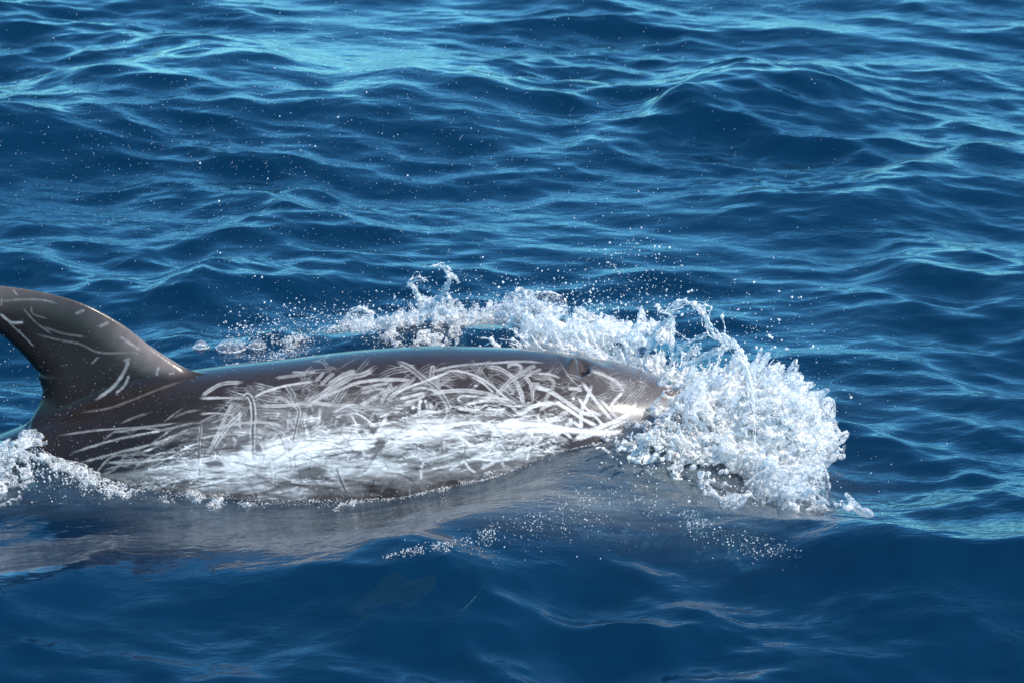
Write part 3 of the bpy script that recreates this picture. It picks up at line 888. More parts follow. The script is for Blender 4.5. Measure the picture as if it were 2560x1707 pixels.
def waterline():
    """where the sea meets the near flank: points along the body"""
    x = np.linspace(-1.75, .52, 240)
    T, B, R = pchip(ST_X, ST_T, x), pchip(ST_X, ST_B, x), pchip(ST_X, ST_R, x)
    th = np.linspace(math.pi / 2, -math.pi / 2, 300)
    zc, rz = (T + B) / 2, (T - B) / 2
    sn = np.sign(np.sin(th)) * np.abs(np.sin(th))**(2 / SE); cs_ = np.abs(np.cos(th))**(2 / SE)
    z = zc[:, None] + rz[:, None] * sn[None]
    y = -R[:, None] * cs_[None] / (1 + 0.10 * sn[None])
    h = water_h(np.repeat(x, 300), y.ravel()).reshape(y.shape)
    k = np.argmax(z < h, axis=1)
    i_ = np.arange(len(x))
    return np.stack([x, y[i_, k], h[i_, k]], 1)


WL = waterline()
wu, wv = side_uv(WL)
print('WATERLINE', [(int(a), int(b)) for a, b in zip(wu[::12], wv[::12])])


def surf_at(u, v):
    d = ray(u, v); d = d / np.linalg.norm(d)
    t = np.arange(9.0, 24.0, 0.01)
    P = CAM + d * t[:, None]
    h = water_h(P[:, 0], P[:, 1])
    k = np.argmax(P[:, 2] < h)
    return np.array([P[k, 0], P[k, 1], h[k]])


NA = noise3((96, 96, 96), 5.0, 31)
NB = noise3((96, 96, 96), 5.0, 32)


def tri(T, P, f, o=0.0):
    return trilinear(T, P[:, 0] * f + o, P[:, 1] * f + o * 1.7, P[:, 2] * f + o * 0.6)


def grid(lo, hi, s):
    return np.arange(lo, hi, s)


def foam_mesh(name, box, vox, env, detail, mat, margin=0.05, core0=-0.02, core1=0.05):
    """env(X,Y,Z) -> rough envelope in metres (>0 inside); detail(P, E) -> final field for the cells near it"""
    xs, ys, zs = [grid(box[2 * i], box[2 * i + 1], vox) for i in range(3)]
    E = env(xs[:, None, None], ys[None, :, None], zs[None, None, :]).astype(np.float32)
    E = np.broadcast_to(E, (len(xs), len(ys), len(zs))).copy()
    m = E > -margin
    I, J, K = np.nonzero(m)
    P = np.stack([xs[I], ys[J], zs[K]], 1).astype(np.float32)
    f = np.full(E.shape, -1.0, np.float32)
    f[m] = detail(P, E[m])
    f[0] = f[-1] = -1; f[:, 0] = f[:, -1] = -1; f[:, :, 0] = f[:, :, -1] = -1
    V, Q = surface_nets(f, xs, ys, zs)
    print(name, len(Q), 'quads')
    ob = link_mesh(name, V, Q, mat)
    ix_, iy_, iz_ = [np.clip(((V[:, a] - A[0]) / vox).astype(int), 0, len(A) - 1) for a, A in enumerate((xs, ys, zs))]
    thin = 1 - smooth01((E[ix_, iy_, iz_] - core0) / core1)
    at = ob.data.attributes.new('thin', 'FLOAT', 'POINT')
    at.data.foreach_set('value', thin.astype(np.float32))
    return ob


# --- the big splash round the head
BL = [  # u, v, y, radii
    ((735, 445), -.06, (.26, .26, .20)), ((700, 455), -.24, (.20, .20, .115)), ((672, 478), -.36, (.20, .18, .085)), ((772, 490), -.30, (.14, .20, .10)),
    ((735, 512), -.52, (.21, .14, .055)), ((762, 420), .06, (.14, .18, .13)), ((742, 402), .10, (.10, .15, .10)), ((635, 376), .24, (.20, .09, .045)), ((700, 392), .20, (.11, .11, .06)),
    ((555, 350), .26, (.20, .09, .045)), ((795, 458), -.12, (.08, .15, .09)), ((725, 522), -.56, (.15, .12, .040)), ((672, 492), -.44, (.10, .10, .045)), ((640, 462), -.38, (.11, .12, .09)), ((668, 440), -.26, (.09, .10, .07)), ((695, 498), -.44, (.17, .14, .055)), ((690, 430), -.10, (.13, .14, .05)),
]
BLC = [(at_y(p[0], p[1], y), r) for p, y, r in BL]
C0 = np.array([0.50, -0.05, 0.02])


def env_head(X, Y, Z):
    e = None
    for c, r in BLC:
        q = np.sqrt(((X - c[0]) / r[0])**2 + ((Y - c[1]) / r[1])**2 + ((Z - c[2]) / r[2])**2)
        g = (1 - q) * min(r)
        e = g if e is None else np.maximum(e, g)
    return e


def detail_head(P, E):
    warp = np.stack([tri(NA, P, 30.0, o_) for o_ in (11.0, 17.0, 23.0)], 1)
    d = P - C0 + 0.030 * warp
    r = np.sqrt((d * d).sum(1)) + 1e-4
    dr = d / r[:, None]
    R1 = tri(NA, dr * (1 + 0.25 * r[:, None]), 70.0, 3.0)
    R2 = tri(NB, dr * (1 + 0.35 * r[:, None]), 150.0, 9.0)
    w = np.clip(0.5 - E / 0.10, 0.15, 1)
    a = tri(NA, P, 60.0, 1.0); b = tri(NB, P, 150.0, 2.0); c = tri(NA, P, 330.0, 5.0); g = tri(NB, P, 520.0, 7.0)
    lump = (a * 0.45 + b * 0.38) * (1 - 0.35 * w) + (R1 * 0.36 + R2 * 0.40) * w
    patchy = tri(NB, P, 26.0, 4.0) + 0.5 * tri(NA, P, 14.0, 6.0)
    shape = E + 0.050 * lump + 0.020 * np.clip(patchy, -2, 1.2) - 0.008
    # sponge: bubble walls, strands and beads
    wall = 0.21 - np.abs(b * 0.6 + c * 0.6)
    strand = 0.22 - np.abs(R2 * 0.75 + c * 0.5)
    bead = 0.6 * c + 0.6 * g - 0.95
    sp = np.maximum(np.maximum(wall, strand + 0.1 * w), bead) * 0.010
    core = shape - 0.026 + 0.028 * np.clip(patchy, -1.8, .6) + 0.008 * b + 0.007 * c + 0.003 * g
    return np.maximum(core, np.minimum(shape, sp))


foam1 = foam_mesh('splash_foam', (.0, 1.34, -.86, .50, -.06, .62), .0056, env_head, detail_head, M_FOAM, margin=.12, core0=0.0, core1=0.075)
tag(foam1, 'white bursting splash of foamy water around the dolphin head', 'splash', kind='stuff')


# --- froth that hugs the sea surface: a line of breaking crest given in picture-independent polylines
def along(points, n=200):
    P = catmull(points, n)
    return P


def hug_env(line, wid, hgt):
    """line: (n,3) surface points in order of x; wid, hgt: values along it"""
    n = len(line)
    t = np.linspace(0, 1, n)

    def env(X, Y, Z):
        x = X.ravel()
        yc = np.interp(x, line[:, 0], line[:, 1])[:, None]
        tt = np.interp(x, line[:, 0], t)
        w = np.interp(tt, np.linspace(0, 1, len(wid)), wid)[:, None]
        hh_ = np.interp(tt, np.linspace(0, 1, len(hgt)), hgt)[:, None]
        y = Y.ravel()[None, :]
        gx_, gy_ = np.meshgrid(x, y.ravel(), indexing='ij')
        wh = water_h(gx_.ravel(), gy_.ravel()).reshape(gx_.shape)
        top = hh_ * (1 - ((y - yc) / w)**2)
        top = np.where((x < line[0, 0])[:, None] | (x > line[-1, 0])[:, None], -0.2, top)
        z = Z - wh[:, :, None]
        return np.minimum(top[:, :, None] - z, z + 0.012)
    return env


def detail_lace(amount, f=1.0, lump_amp=0.03, seed=0.0, core_in=0.016):
    def detail(P, E):
        a = tri(NA, P, 34.0 * f, 1.0 + seed); b = tri(NB, P, 130.0 * f, 2.0 + seed); c = tri(NA, P, 290.0 * f, 5.0 + seed); g = tri(NB, P, 460.0 * f, 6.0 + seed)
        shape = E + lump_amp * (0.8 * a + 0.45 * b) - lump_amp * (1.0 - amount)
        wall = 0.30 - np.abs(b * 0.5 + c * 0.7)
        beads = c * 0.55 + g * 0.6 - 0.85
        core = shape - core_in + 0.008 * c + 0.006 * b
        return np.maximum(core, np.minimum(shape, np.maximum(wall, beads) * 0.010))
    return detail


def line_pts(pix):
    P = np.array([surf_at(u, v) for u, v in pix])
    return catmull(P[np.argsort(P[:, 0])], 160)


far = line_pts([(228, 348), (262, 341), (300, 334), (345, 330), (392, 327), (440, 325), (490, 322), (530, 322), (580, 330), (625, 345)])
foam2 = foam_mesh('breaking_wave_foam', (far[0, 0], far[-1, 0], far[:, 1].min() - .30, far[:, 1].max() + .16, .0, .50), .0056,
                  hug_env(far, [.05, .08, .14, .20, .24, .28, .30, .26, .22], [.006, .012, .032, .055, .062, .068, .08, .08, .06]), detail_lace(.50, 1.1, .034, 3.0, .030), M_LACE, core0=0.0, core1=0.085)
tag(foam2, 'low line of bubbling foam breaking behind the dolphin back', 'foam', kind='stuff')

# --- drops
def icosa():
    g = (1 + 5**.5) / 2
    V = np.array([(-1, g, 0), (1, g, 0), (-1, -g, 0), (1, -g, 0), (0, -1, g), (0, 1, g), (0, -1, -g), (0, 1, -g), (g, 0, -1), (g, 0, 1), (-g, 0, -1), (-g, 0, 1)], float)
    V /= np.linalg.norm(V[0])
    F = np.array([(0, 11, 5), (0, 5, 1), (0, 1, 7), (0, 7, 10), (0, 10, 11), (1, 5, 9), (5, 11, 4), (11, 10, 2), (10, 7, 6), (7, 1, 8), (3, 9, 4), (3, 4, 2), (3, 2, 6), (3, 6, 8), (3, 8, 9), (4, 9, 5), (2, 4, 11), (6, 2, 10), (8, 6, 7), (9, 8, 1)])
    return V, F


IV, IF = icosa()


def drops_mesh(name, C, R, mat):
    n = len(C)
    sq = rng.uniform(.8, 1.25, (n, 1, 3))
    V = (C[:, None, :] + IV[None] * R[:, None, None] * sq).reshape(-1, 3)
    F = (IF[None] + (np.arange(n) * 12)[:, None, None]).reshape(-1, 3)
    return link_mesh(name, V, F, mat)



def pile(name, label, line, wid, hgt, n, r0, r1, power=2.2, clump=.5, mat=None):
    """a heap of small bubbles along a line on the sea surface"""
    m = len(line); tt = rng.random(n * 3) * (m - 1)
    if clump:                                   # bunch them up unevenly
        dens = np.convolve(rng.random(m + 40), np.hanning(9), 'same')[20:20 + m]; dens = (dens - dens.min()) / np.ptp(dens)
        keep = rng.random(n * 3) < (1 - clump) + clump * dens[tt.astype(int)]**1.5
        tt = tt[keep]
    tt = tt[:n]
    i0 = tt.astype(int); f_ = (tt - i0)[:, None]
    P = line[i0] * (1 - f_) + line[np.minimum(i0 + 1, m - 1)] * f_
    q = tt / (m - 1)
    w = np.interp(q, np.linspace(0, 1, len(wid)), wid); h_ = np.interp(q, np.linspace(0, 1, len(hgt)), hgt)
    o = np.clip(rng.normal(0, .45, len(tt)), -1.3, 1.3)
    x = P[:, 0] + rng.normal(0, .01, len(tt)); y = P[:, 1] + o * w
    lump = np.clip(.55 + .45 * trilinear(NA, x * 40, y * 40, x * 0), .05, 1.5)
    z = water_h(x, y) + rng.random(len(tt)) * h_ * np.exp(-o * o * 1.5) * lump
    R_ = 0.001 * (r0 + (r1 - r0) * rng.random(len(tt))**power)
    ob = drops_mesh(name, np.stack([x, y, z], 1), R_, mat or M_FROTH)
    tag(ob, label, 'foam', kind='stuff')
    return ob


near_far = far.copy(); near_far[:, 1] -= .17
pile('back_wash_bubbles', 'scattered bubbles on the dark water between foam line and dolphin back', near_far, [.05, .08, .12, .15, .18, .2, .2, .18, .15], [.01, .015, .03, .04, .05, .06, .07, .07, .05], 3800, .6, 3.6, 3.0, .85)
tl = line_pts([(-45, 466), (0, 458), (25, 450), (50, 456), (75, 468), (100, 478), (125, 486)])
tl[:, 1] -= 0.03
f3 = foam_mesh('tail_foam', (tl[0, 0], tl[-1, 0], tl[:, 1].min() - .2, tl[:, 1].max() + .2, -.1, .40), .0048,
               hug_env(tl, [.17, .16, .15, .12, .09, .06, .03], [.035, .045, .065, .05, .03, .016, .006]), detail_lace(.45, 1.1, .034, 8.0, .034), M_LACE, core0=0.0, core1=0.085)
tag(f3, 'grey white froth bubbling beside the dolphin tail stock', 'foam', kind='stuff')
pile('tail_bubbles', 'loose small bubbles strewn over the froth at the dolphin tail', tl, [.17, .16, .14, .12, .09, .05], [.03, .05, .07, .05, .03, .01], 2600, .6, 4.0, 3.5, .3)
wl = WL[(WL[:, 0] > -1.36) & (WL[:, 0] < .42)].copy()
wl[:, 1] -= 0.008
f4 = foam_mesh('waterline_foam', (wl[0, 0], wl[-1, 0], wl[:, 1].min() - .12, wl[:, 1].max() + .12, -.1, .3), .0046,
               hug_env(wl, [.07, .075, .07, .06, .045, .03, .022, .02, .02, .018], [.022, .018, .016, .012, .009, .007, .006, .006, .006, .005]), detail_lace(.42, 1.25, .020, 4.0, .022), M_LACE, core0=0.0, core1=0.085)
tag(f4, 'broken line of thin froth where the flank meets the water', 'foam', kind='stuff')
pile('waterline_bubbles', 'glittering tiny bubbles along the wet edge of the dolphin flank', wl, [.06, .06, .05, .04, .025, .016, .012, .012, .012], [.02, .018, .014, .010, .008, .007, .006, .006, .006], 2600, .5, 2.6, 3.5, .9)
bw = line_pts([(385, 558), (420, 551), (450, 546), (480, 537), (510, 528), (540, 518), (570, 510), (600, 502), (640, 505), (680, 520), (720, 535), (760, 548), (800, 558)])
pile('bow_wave_bubbles', 'sparkling bubbles strung along the crest of the near bow wave', bw, [.02, .03, .05, .08, .12, .16, .18, .15, .10, .07, .04], [.008, .012, .018, .024, .032, .04, .045, .04, .03, .02, .01], 1900, .4, 2.8, 3.2, .95)


CL = [  # u, v, spread u, spread v, y, spread y, count, smallest, largest radius (mm)
    (628, 268, 26, 26, .15, .25, 260, .7, 2.6), (655, 300, 40, 22, .15, .2, 260, .6, 2.4), (480, 308, 55, 22, .55, .3, 330, .8, 2.8), (560, 300, 40, 18, .4, .2, 260, .8, 3.4),
    (590, 320, 24, 16, .3, .2, 220, 1.2, 4.4), (690, 335, 42, 30, .1, .2, 420, .7, 2.6), (770, 360, 36, 34, .0, .2, 260, .7, 2.6), (790, 410, 28, 26, -.1, .2, 140, .7, 2.2),
    (810, 380, 50, 40, .0, .3, 120, .6, 1.6), (350, 330, 60, 16, .8, .2, 240, .8, 2.6), (250, 345, 40, 14, .8, .2, 120, .7, 1.8), (430, 340, 60, 12, .7, .2, 260, .8, 2.4),
    (250, 130, 190, 70, .0, .9, 1500, .5, 1.4), (330, 230, 200, 70, .0, .8, 900, .5, 1.4), (560, 120, 160, 70, .0, .9, 420, .5, 1.4), (120, 400, 110, 50, -.5, .3, 520, .45, 1.1), (300, 400, 150, 40, -.5, .25, 260, .45, 1.0),
    (60, 450, 60, 22, -.35, .1, 160, .6, 1.6), (560, 530, 50, 16, -.8, .2, 320, .7, 2.0), (480, 545, 40, 8, -.9, .15, 160, .7, 2.0), (640, 500, 60, 20, -.5, .2, 260, .8, 2.2), (740, 480, 60, 34, -.5, .15, 320, .8, 2.2),
    (300, 495, 120, 8, -.4, .1, 260, .6, 1.8), (500, 480, 70, 12, -.4, .1, 120, .6, 1.4), (640, 395, 16, 12, -.28, .06, 60, .8, 2.0), (300, 540, 160, 40, -.6, .2, 90, .5, 1.2), (830, 440, 20, 40, -.2, .2, 60, .6, 1.5), (10, 380, 20, 40, .2, .3, 60, .6, 2.0),
]
C, R = [], []
for u, v, su_, sv_, y, sy, n, r0, r1 in CL:
    for i in range(n):
        p = at_y(rng.normal(u, su_), rng.normal(v, sv_), rng.normal(y, sy))
        C.append(p); R.append(0.001 * (r0 + (r1 - r0) * rng.random()**3.0))
for i in range(3400):                    # beads thrown off all round the head splash
    c, r = BLC[rng.integers(0, len(BLC))]
    d = rng.standard_normal(3); d[2] = abs(d[2]); d /= np.linalg.norm(d)
    C.append(c + d * np.array(r) * rng.uniform(.8, 1.0 + .35 * rng.random()**2)); R.append(.001 * (.8 + 2.8 * rng.random()**2.5))
for i in range(2600):                    # and off the far crest
    p = far[rng.integers(0, len(far))]
    C.append(p + np.array([rng.normal(0, .02), rng.normal(-.03, .08), abs(rng.normal(0, .05))])); R.append(.001 * (.7 + 2.8 * rng.random()**2.5))
C = np.array(C); R = np.array(R)
ok = C[:, 2] > water_h(C[:, 0], C[:, 1]) + 0.004
spray = drops_mesh('spray_droplets', C[ok], R[ok], M_DROP)
tag(spray, 'fine white spray of tiny water drops hanging over dolphin and sea', 'spray', kind='stuff')

# larger drops, each a thing of its own
me = bpy.data.meshes.new('water_droplet')


def uv_ball(nu, nv, r=1.0):
    V = [(0, 0, r)]; F = []
    for i in range(1, nv):
        for j in range(nu):
            a = math.pi * i / nv; b = 2 * math.pi * j / nu
            V.append((r * math.sin(a) * math.cos(b), r * math.sin(a) * math.sin(b), r * math.cos(a)))
    V.append((0, 0, -r))
    for j in range(nu):
        F.append((0, 1 + j, 1 + (j + 1) % nu))
        F.append((len(V) - 1, len(V) - 1 - nu + (j + 1) % nu, len(V) - 1 - nu + j))
    Q = []
    for i in range(nv - 2):
        for j in range(nu):
            a = 1 + i * nu + j; b = 1 + i * nu + (j + 1) % nu
            F.append((a, a + nu, b)); F.append((b, a + nu, b + nu))
    return np.array(V), np.array(F)


BV, BF = uv_ball(10, 7)
first = link_mesh('water_droplet', BV, BF, M_DROP)
BIG = []
for u, v, su_, sv_, y, sy, n, lab in (
        (585, 318, 30, 16, .35, .1, 34, 'round clear water drop thrown up behind the dolphin blowhole'), (635, 270, 24, 26, .2, .15, 14, 'round clear water drop high above the dolphin head in a loose cloud'),
        (480, 310, 50, 20, .55, .2, 18, 'round clear water drop near the two curled jets behind the back'), (700, 335, 40, 26, .1, .15, 22, 'round clear water drop around the large arched rope of water'),
        (780, 370, 34, 34, .0, .15, 14, 'round clear water drop flying ahead of the head splash'), (350, 325, 50, 12, .8, .1, 10, 'round clear water drop over the low foam line behind the back'),
        (250, 200, 150, 70, .0, .4, 14, 'round clear water drop hanging alone before the dark open waves'), (740, 480, 40, 30, -.5, .1, 8, 'round clear water drop in front of the white head splash')):
    for i in range(n):
        BIG.append((at_y(rng.normal(u, su_), rng.normal(v, sv_), rng.normal(y, sy)), (0.0024 if 'alone' not in lab else .0018) + (0.0030 if 'alone' not in lab else .001) * rng.random()**2, lab))
for u, v, y, lab in ((754, 282, .0, 'stretched water drop far above the splash, start of a row to the right'), (779, 291, .0, 'water drop in the middle of the row flying off right of the arch'), (792, 297, .0, 'water drop second from the end of the row right of the arch'),
                     (801, 297, .0, 'last water drop of the row flying off right of the arch'), (503, 282, .3, 'lone water drop right of the forked curled jet'), (522, 302, .3, 'lone water drop lower right of the forked curled jet'),
                     (338, 117, .0, 'single large water drop before the dark wave face high above the back'), (200, 163, .0, 'single large water drop over the open sea well above the dorsal fin'), (219, 201, .0, 'single water drop below the other large drop above the dorsal fin'),
                     (262, 277, .2, 'water drop hovering just above the bubbles behind the fin'), (271, 301, .2, 'water drop closest above the bubbles behind the fin')):
    BIG.append((at_y(u, v, y), 0.0034, lab))
for i, (p, r, lab) in enumerate(BIG):
    o = first if i == 0 else first.copy()
    if i: COL.objects.link(o)
    o.location = p
    o.scale = (r * rng.uniform(.8, 1.2), r * rng.uniform(.8, 1.2), r * rng.uniform(.9, 1.4))
    o.rotation_euler = (rng.uniform(-.8, .8), rng.uniform(-.8, .8), 0)
    tag(o, lab, 'water drop', 'larger water drops thrown up by the splash')


# --- jets: beaded ligaments of water
def tube(P, Rr, k=6):
    n = len(P)
    T = np.gradient(P, axis=0); T /= np.linalg.norm(T, axis=1)[:, None] + 1e-9
    up = np.array([0.0, 1.0, 0.0])
    Nn = np.cross(T, up); Nn /= np.linalg.norm(Nn, axis=1)[:, None] + 1e-9
    B = np.cross(T, Nn)
    a = np.linspace(0, 2 * np.pi, k, endpoint=False)
    V = (P[:, None, :] + Rr[:, None, None] * (np.cos(a)[None, :, None] * Nn[:, None, :] + np.sin(a)[None, :, None] * B[:, None, :])).reshape(-1, 3)
    i = np.arange(n - 1)[:, None] * k; j = np.arange(k)[None, :]
    F = np.stack([i + j, i + (j + 1) % k, i + k + (j + 1) % k, i + k + j], -1).reshape(-1, 4)
    return V, F


def join(parts):
    Vs, Fs, o = [], [], 0
    for V, F in parts:
        Vs.append(V); Fs.append(F + o); o += len(V)
    return np.vstack(Vs), np.vstack(Fs)


def ligament(pts, r0, r1, jit=0.004, bead=0.5, step=0.0035):
    """one beaded strand through 3-D points, radius r0 at the foot to r1 at the tip"""
    P = np.asarray(pts, float)
    L = np.linalg.norm(np.diff(P, axis=0), axis=1).sum()
    n = max(12, int(L / step))
    Cc = catmull(P, n)
    w = rng.standard_normal((n, 3)); ker = np.hanning(9); ker /= ker.sum()
    for a in range(3): w[:, a] = np.convolve(w[:, a], ker, 'same')
    Cc = Cc + w * jit
    b = np.convolve(rng.standard_normal(n), np.hanning(5), 'same'); b /= b.std() + 1e-6
    Rr = np.linspace(r0, r1, n) * np.exp(bead * b)
    Rr[0] *= .3; Rr[-1] *= .3
    return tube(Cc, np.clip(Rr, .0005, .02))


FE, FG, FH = frame(400, 620, 2.352), frame(1300, 680, 2.8), frame(1400, 900, 2.8)


def jet(name_label, pix, y0, y1, r0, r1, strands=3, extra=(), shed=True):
    parts = []
    paths = [pix] + list(extra)
    for q, px in enumerate(paths):
        n = len(px)
        base = np.array([at_y(u, v, y0 + (y1 - y0) * i / max(1, n - 1)) for i, (u, v) in enumerate(px)])
        for s_ in range(strands):
            off_ = rng.normal(0, .009, (n, 3)) * (s_ > 0)
            lo = 0 if s_ == 0 else rng.integers(0, max(1, n - 3))
            hi = n if s_ == 0 else min(n, lo + rng.integers(3, max(4, n)))
            sub_ = (base + off_)[lo:hi]
            if len(sub_) < 2: continue
            k_ = .85 if s_ == 0 else rng.uniform(.25, .6)
            parts.append(ligament(sub_, r0 * k_, r1 * k_))
        # drops shed along it
        for i in range(int(14 * n / 3) if shed else 0):
            c_ = catmull(base, 50)[rng.integers(0, 50)] + rng.normal(0, .012, 3)
            V_, F_ = IV * (.0008 + .0026 * rng.random()**2) + c_, IF
            F4 = np.hstack([F_, F_[:, :1]])
            parts.append((V_, F4[:, [0, 1, 2, 2]]))
    V, F = join(parts)
    # triangles carried as degenerate quads are split off
    t = F[:, 2] == F[:, 3]
    o = link_mixed('water_jet', V, F[~t], F[t][:, :3], M_JET)
    tag(o, name_label, 'water jet', 'jets of water thrown up by the splash')
    return o


def link_mixed(name, V, Q, T, mat):
    me_ = bpy.data.meshes.new(name)
    nq, nt_ = len(Q), len(T)
    me_.vertices.add(len(V)); me_.vertices.foreach_set('co', np.ascontiguousarray(V, np.float32).ravel())
    me_.loops.add(nq * 4 + nt_ * 3)
    me_.loops.foreach_set('vertex_index', np.concatenate([Q.ravel(), T.ravel()]).astype(np.int32))
    me_.polygons.add(nq + nt_)
    me_.polygons.foreach_set('loop_start', np.concatenate([np.arange(nq) * 4, nq * 4 + np.arange(nt_) * 3]).astype(np.int32))
    me_.polygons.foreach_set('use_smooth', np.ones(nq + nt_, bool))
    me_.update(calc_edges=True); me_.materials.append(mat)
    o = bpy.data.objects.new(name, me_); COL.objects.link(o)
    return o


jet('short hooked jet of water curling over behind the dolphin back', FE((1530, 440), (1525, 370), (1520, 300), (1495, 240), (1485, 205), (1520, 188), (1575, 185)), .75, .6, .0052, .0024, 6)
jet('taller curled jet of water with a forked tip behind the dolphin back', FE((1720, 400), (1665, 330), (1660, 280), (1690, 230), (1705, 180), (1680, 130), (1650, 108), (1600, 105)), .75, .55, .0052, .0024, 7,
    extra=(FE((1690, 145), (1720, 165), (1750, 182)),))
jet('large arched rope of water looping over the dolphin head', FG((850, 640), (880, 600), (920, 500), (960, 390), (1050, 320), (1080, 250), (1150, 215), (1220, 225), (1270, 270), (1300, 340), (1340, 420), (1430, 480)), .22, .0, .0042, .0038, 11)
jet('long strand of water falling into the splash in front of the dolphin', FG((1380, 440), (1430, 480), (1520, 530), (1560, 620), (1610, 740), (1630, 830), (1640, 1000), (1645, 1240)), .0, -.35, .0060, .0022, 11)
jet('thin bowed strand of water under the large arch', FG((1060, 620), (1120, 520), (1200, 480), (1300, 450), (1370, 440)), .15, .0, .0028, .0024, 6)
jet('flat ribbon of water sweeping up from the dolphin forehead', FG((1080, 720), (1150, 650), (1220, 615), (1330, 580), (1450, 530), (1520, 525)), .05, -.05, .0045, .0034, 11, extra=(FG((1160, 600), (1210, 550), (1260, 535)),))
jet('small upright spike of water above the falling strand', FG((1430, 500), (1430, 440), (1428, 380), (1415, 290)), .0, .0, .0034, .0022, 1, shed=False)
jet('tiny bent strand of water left of the large arch', FG((960, 215), (975, 260), (1010, 285), (1060, 300)), .12, .1, .003, .003, 3)
jet('fine drooping thread of water inside the large arch', FG((1060, 370), (1075, 410), (1110, 440), (1180, 470), (1230, 465)), .1, .05, .0018, .0016, 1)
jet('stubby spike of water beside the falling strand', FG((1630, 800), (1640, 720), (1650, 640)), -.08, -.08, .005, .0026, 4)
jet('low twisted spurt of water on the crest behind the dolphin', FE((1080, 420), (1130, 370), (1200, 360), (1250, 390), (1240, 450), (1190, 465)), .85, .8, .0040, .0034, 7)

# spikes all round the rim of the head splash
parts = []
for i in range(300):
    c, r = BLC[rng.choice(len(BLC), p=np.array([5, 2, 2, 4, 2, 4, 4, 3, 2, 3, 4, 1, 1, 1, 1, 1, 1]) / 41.0)]
    d = rng.standard_normal(3); d[2] = abs(d[2]) * .8 + .1; d /= np.linalg.norm(d)
    p0 = c + d * np.array(r) * .9
    out = (p0 - C0); out /= np.linalg.norm(out); out[2] += .25
    L = rng.uniform(.02, .085)
    if p0[2] < water_h(p0[:1], p0[1:2])[0]: continue
    pts = [p0, p0 + out * L * .5 + rng.normal(0, .006, 3), p0 + out * L + np.array([0, 0, -.25 * L]) + rng.normal(0, .01, 3)]
    parts.append(ligament(pts, rng.uniform(.003, .007), rng.uniform(.0012, .003), .003, .45))
V, F = join(parts)
sp = link_mesh('splash_spikes', V, F, M_JET)
tag(sp, 'ragged little tongues of water around the rim of the head splash', 'splash', kind='stuff')


# --- thin sheets of water
def sheet(label, rim, foot, bulge, m=18, n=40, thick=.0016):
    """a curved film between a rim curve and a foot curve (3-D), given a thickness and a beaded rim"""
    A, B = catmull(rim, n), catmull(foot, n)
    t = np.linspace(0, 1, m)[:, None, None]
    S = A[None] * (1 - t) + B[None] * t
    S = S + np.asarray(bulge)[None, None, :] * (np.sin(np.pi * np.clip(t, 0, 1))) * np.sin(np.pi * np.linspace(0.08, .92, n))[None, :, None]
    S = S + rng.normal(0, .0007, S.shape)
    V1 = S.reshape(-1, 3); V2 = V1 + np.array([0, thick, 0])
    ii_ = (np.arange(m - 1)[:, None] * n + np.arange(n - 1)[None, :]).ravel()
    q = np.stack([ii_, ii_ + 1, ii_ + n + 1, ii_ + n], 1)
    V = np.vstack([V1, V2]); F = np.vstack([q, q[:, ::-1] + m * n])
    o = link_mesh('water_sheet', V, F, M_SHEET)
    rv, rf = ligament(A[::4], .0030, .0028, .002, .45)
    rimo = link_mesh('rim', rv, rf, M_JET, o)
    tag(o, label, 'water sheet', 'thin sheets of water in the splash')
    return o


def a3(px, y):
    return np.array([at_y(u, v, y) for u, v in px])


sheet('clear domed sheet of water at the front edge of the splash', a3(FH((1270, 900), (1400, 780), (1550, 740), (1700, 735), (1810, 705), (1860, 770), (1885, 880), (1890, 960)), -.42),
      a3(FH((1290, 1010), (1400, 1000), (1500, 1010), (1600, 1030), (1700, 1040), (1780, 1040), (1850, 1030), (1890, 1000)), -.52), (0.0, -.10, .02))
sheet('small glassy fan of water below the domed sheet', a3(FH((1370, 1220), (1430, 1150), (1500, 1085), (1570, 1030), (1630, 1000), (1680, 1070), (1700, 1220)), -.60), a3(FH((1360, 1230), (1420, 1235), (1480, 1240), (1540, 1240), (1600, 1240), (1650, 1240), (1700, 1230)), -.66), (0, -.05, .0))
sheet('leaf shaped film of water standing behind the dolphin forehead', a3(FG((750, 480), (770, 420), (800, 375), (850, 355), (900, 420), (925, 480)), .22), a3(FG((790, 580), (800, 590), (820, 600), (840, 625), (860, 610), (880, 580)), .22), (0, -.03, 0))
sheet('streaked fan of water thrown up behind the dolphin head', a3(FE((2030, 470), (2080, 380), (2150, 300), (2220, 262), (2310, 262), (2390, 300)), .45), a3(FE((2060, 490), (2120, 480), (2190, 470), (2260, 470), (2330, 470), (2420, 480)), .42), (0, -.05, 0))
sheet('torn web of water between two curled jets', a3(FE((1530, 350), (1560, 335), (1600, 300), (1640, 285), (1660, 320), (1700, 380)), .7), a3(FE((1530, 420), (1560, 430), (1600, 430), (1640, 430), (1680, 430), (1710, 430)), .7), (0, -.02, 0))


# --- bubbles floating on the far bow wave
def bubble(label, u, v, rx, rz):
    p = surf_at(u, v)
    V, F = uv_ball(28, 18)
    V = V * np.array([rx, rx, rz])
    V = V[:]
    o = link_mesh('bubble', V, F, M_BUBBLE)
    o.location = p
    n = 36
    a = np.linspace(0, 2 * np.pi, n)
    ring = np.stack([rx * 1.0 * np.cos(a), rx * 1.0 * np.sin(a), np.full(n, .004)], 1)
    rv, rf = ligament(ring, .0020, .0020, .0012, .4)
    link_mesh('rim', rv, rf, M_JET, o)
    tag(o, label, 'bubble', 'bubbles on the water behind the dolphin')


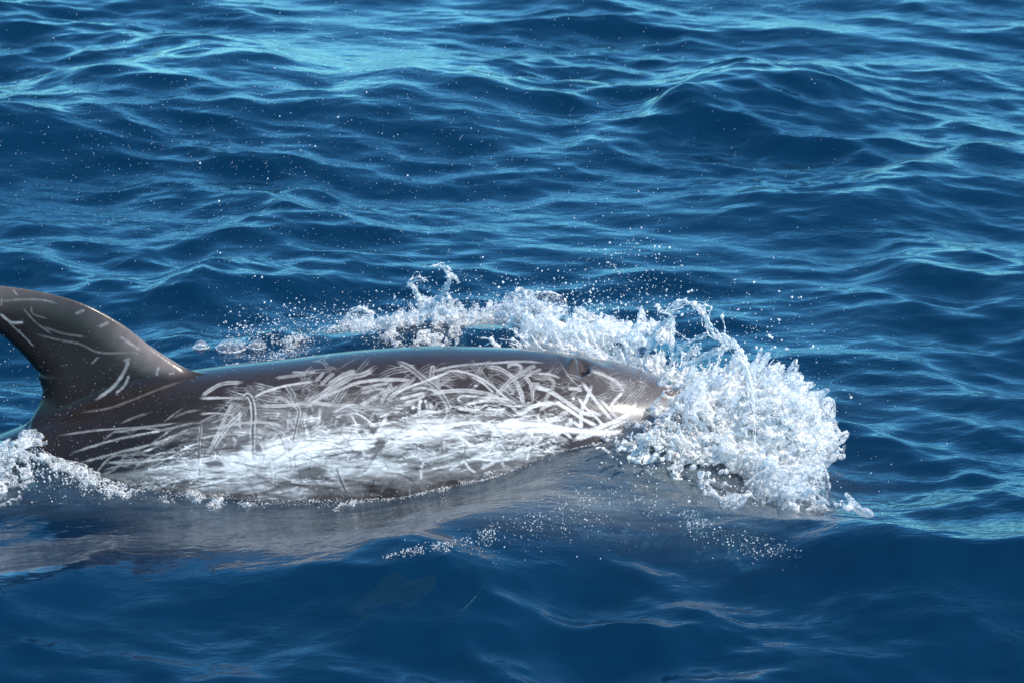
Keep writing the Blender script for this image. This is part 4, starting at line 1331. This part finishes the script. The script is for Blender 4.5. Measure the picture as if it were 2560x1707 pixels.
bubble('small round bubble, leftmost of three on the water behind the dolphin', 201, 348, .026, .026)
bubble('wide low bubble, largest of three on the water behind the dolphin', 231, 349, .050, .032)
bubble('round bubble right beside the largest one behind the dolphin', 257, 348, .032, .026)

# --- the dark slit of the blowhole
yy_ = np.linspace(-.034, .034, 25)
slit = np.stack([blow[0] - yy_ * yy_ * 5.0, blow[1] + yy_, np.full(25, blow[2] - .016) - (yy_ + blow[1])**2 * 1.6], 1)
sv_, sf_ = tube(catmull(slit, 40), .0075 * np.sqrt(np.clip(1 - np.linspace(-1, 1, 40)**2, .02, 1)), 10)
mb_, nb_ = new_mat('blowhole_dark')
pb = N(nb_, 'ShaderNodeBsdfPrincipled', Roughness=0.3); pb.inputs['Base Color'].default_value = (.012, .010, .010, 1)
ob_ = N(nb_, 'ShaderNodeOutputMaterial'); nb_.links.new(pb.outputs[0], ob_.inputs[0])
link_mesh('blowhole', sv_, sf_, mb_, dolphin)

# --- an unidentified dim brown shape under the surface in front of the dolphin
tv = link_mesh('brown_shape', *(lambda b: (b[0] * np.array([1, 1, 1]), b[1]))(uv_ball(40, 22)), None or M_DEEP)
co = uv_ball(40, 22)[0]
a0, a1 = at_z(352, 604, -.06), at_z(428, 585, -.06)
dx_ = (a1 - a0)
bump_ = 1 + 0.35 * trilinear(NA, co[:, 0] * 12 + 40, co[:, 1] * 12 + 40, co[:, 2] * 12 + 40)
Pw = (a0 + a1) / 2 + (co[:, :1] * .62) * dx_ + np.stack([co[:, 1] * 0.02, co[:, 1] * .09, co[:, 2] * .03], 1) * bump_[:, None]
tv.data.vertices.foreach_set('co', Pw.astype(np.float32).ravel()); tv.data.update()
mw, ntw = new_mat('dim_brown')
dw = N(ntw, 'ShaderNodeBsdfDiffuse', Color=(.10, .060, .020, 1)); ow = N(ntw, 'ShaderNodeOutputMaterial'); ntw.links.new(dw.outputs[0], ow.inputs[0])
tv.data.materials.clear(); tv.data.materials.append(mw)
tag(tv, 'dim brown patch just under the dark blue water in front of the dolphin', 'brown_shape')
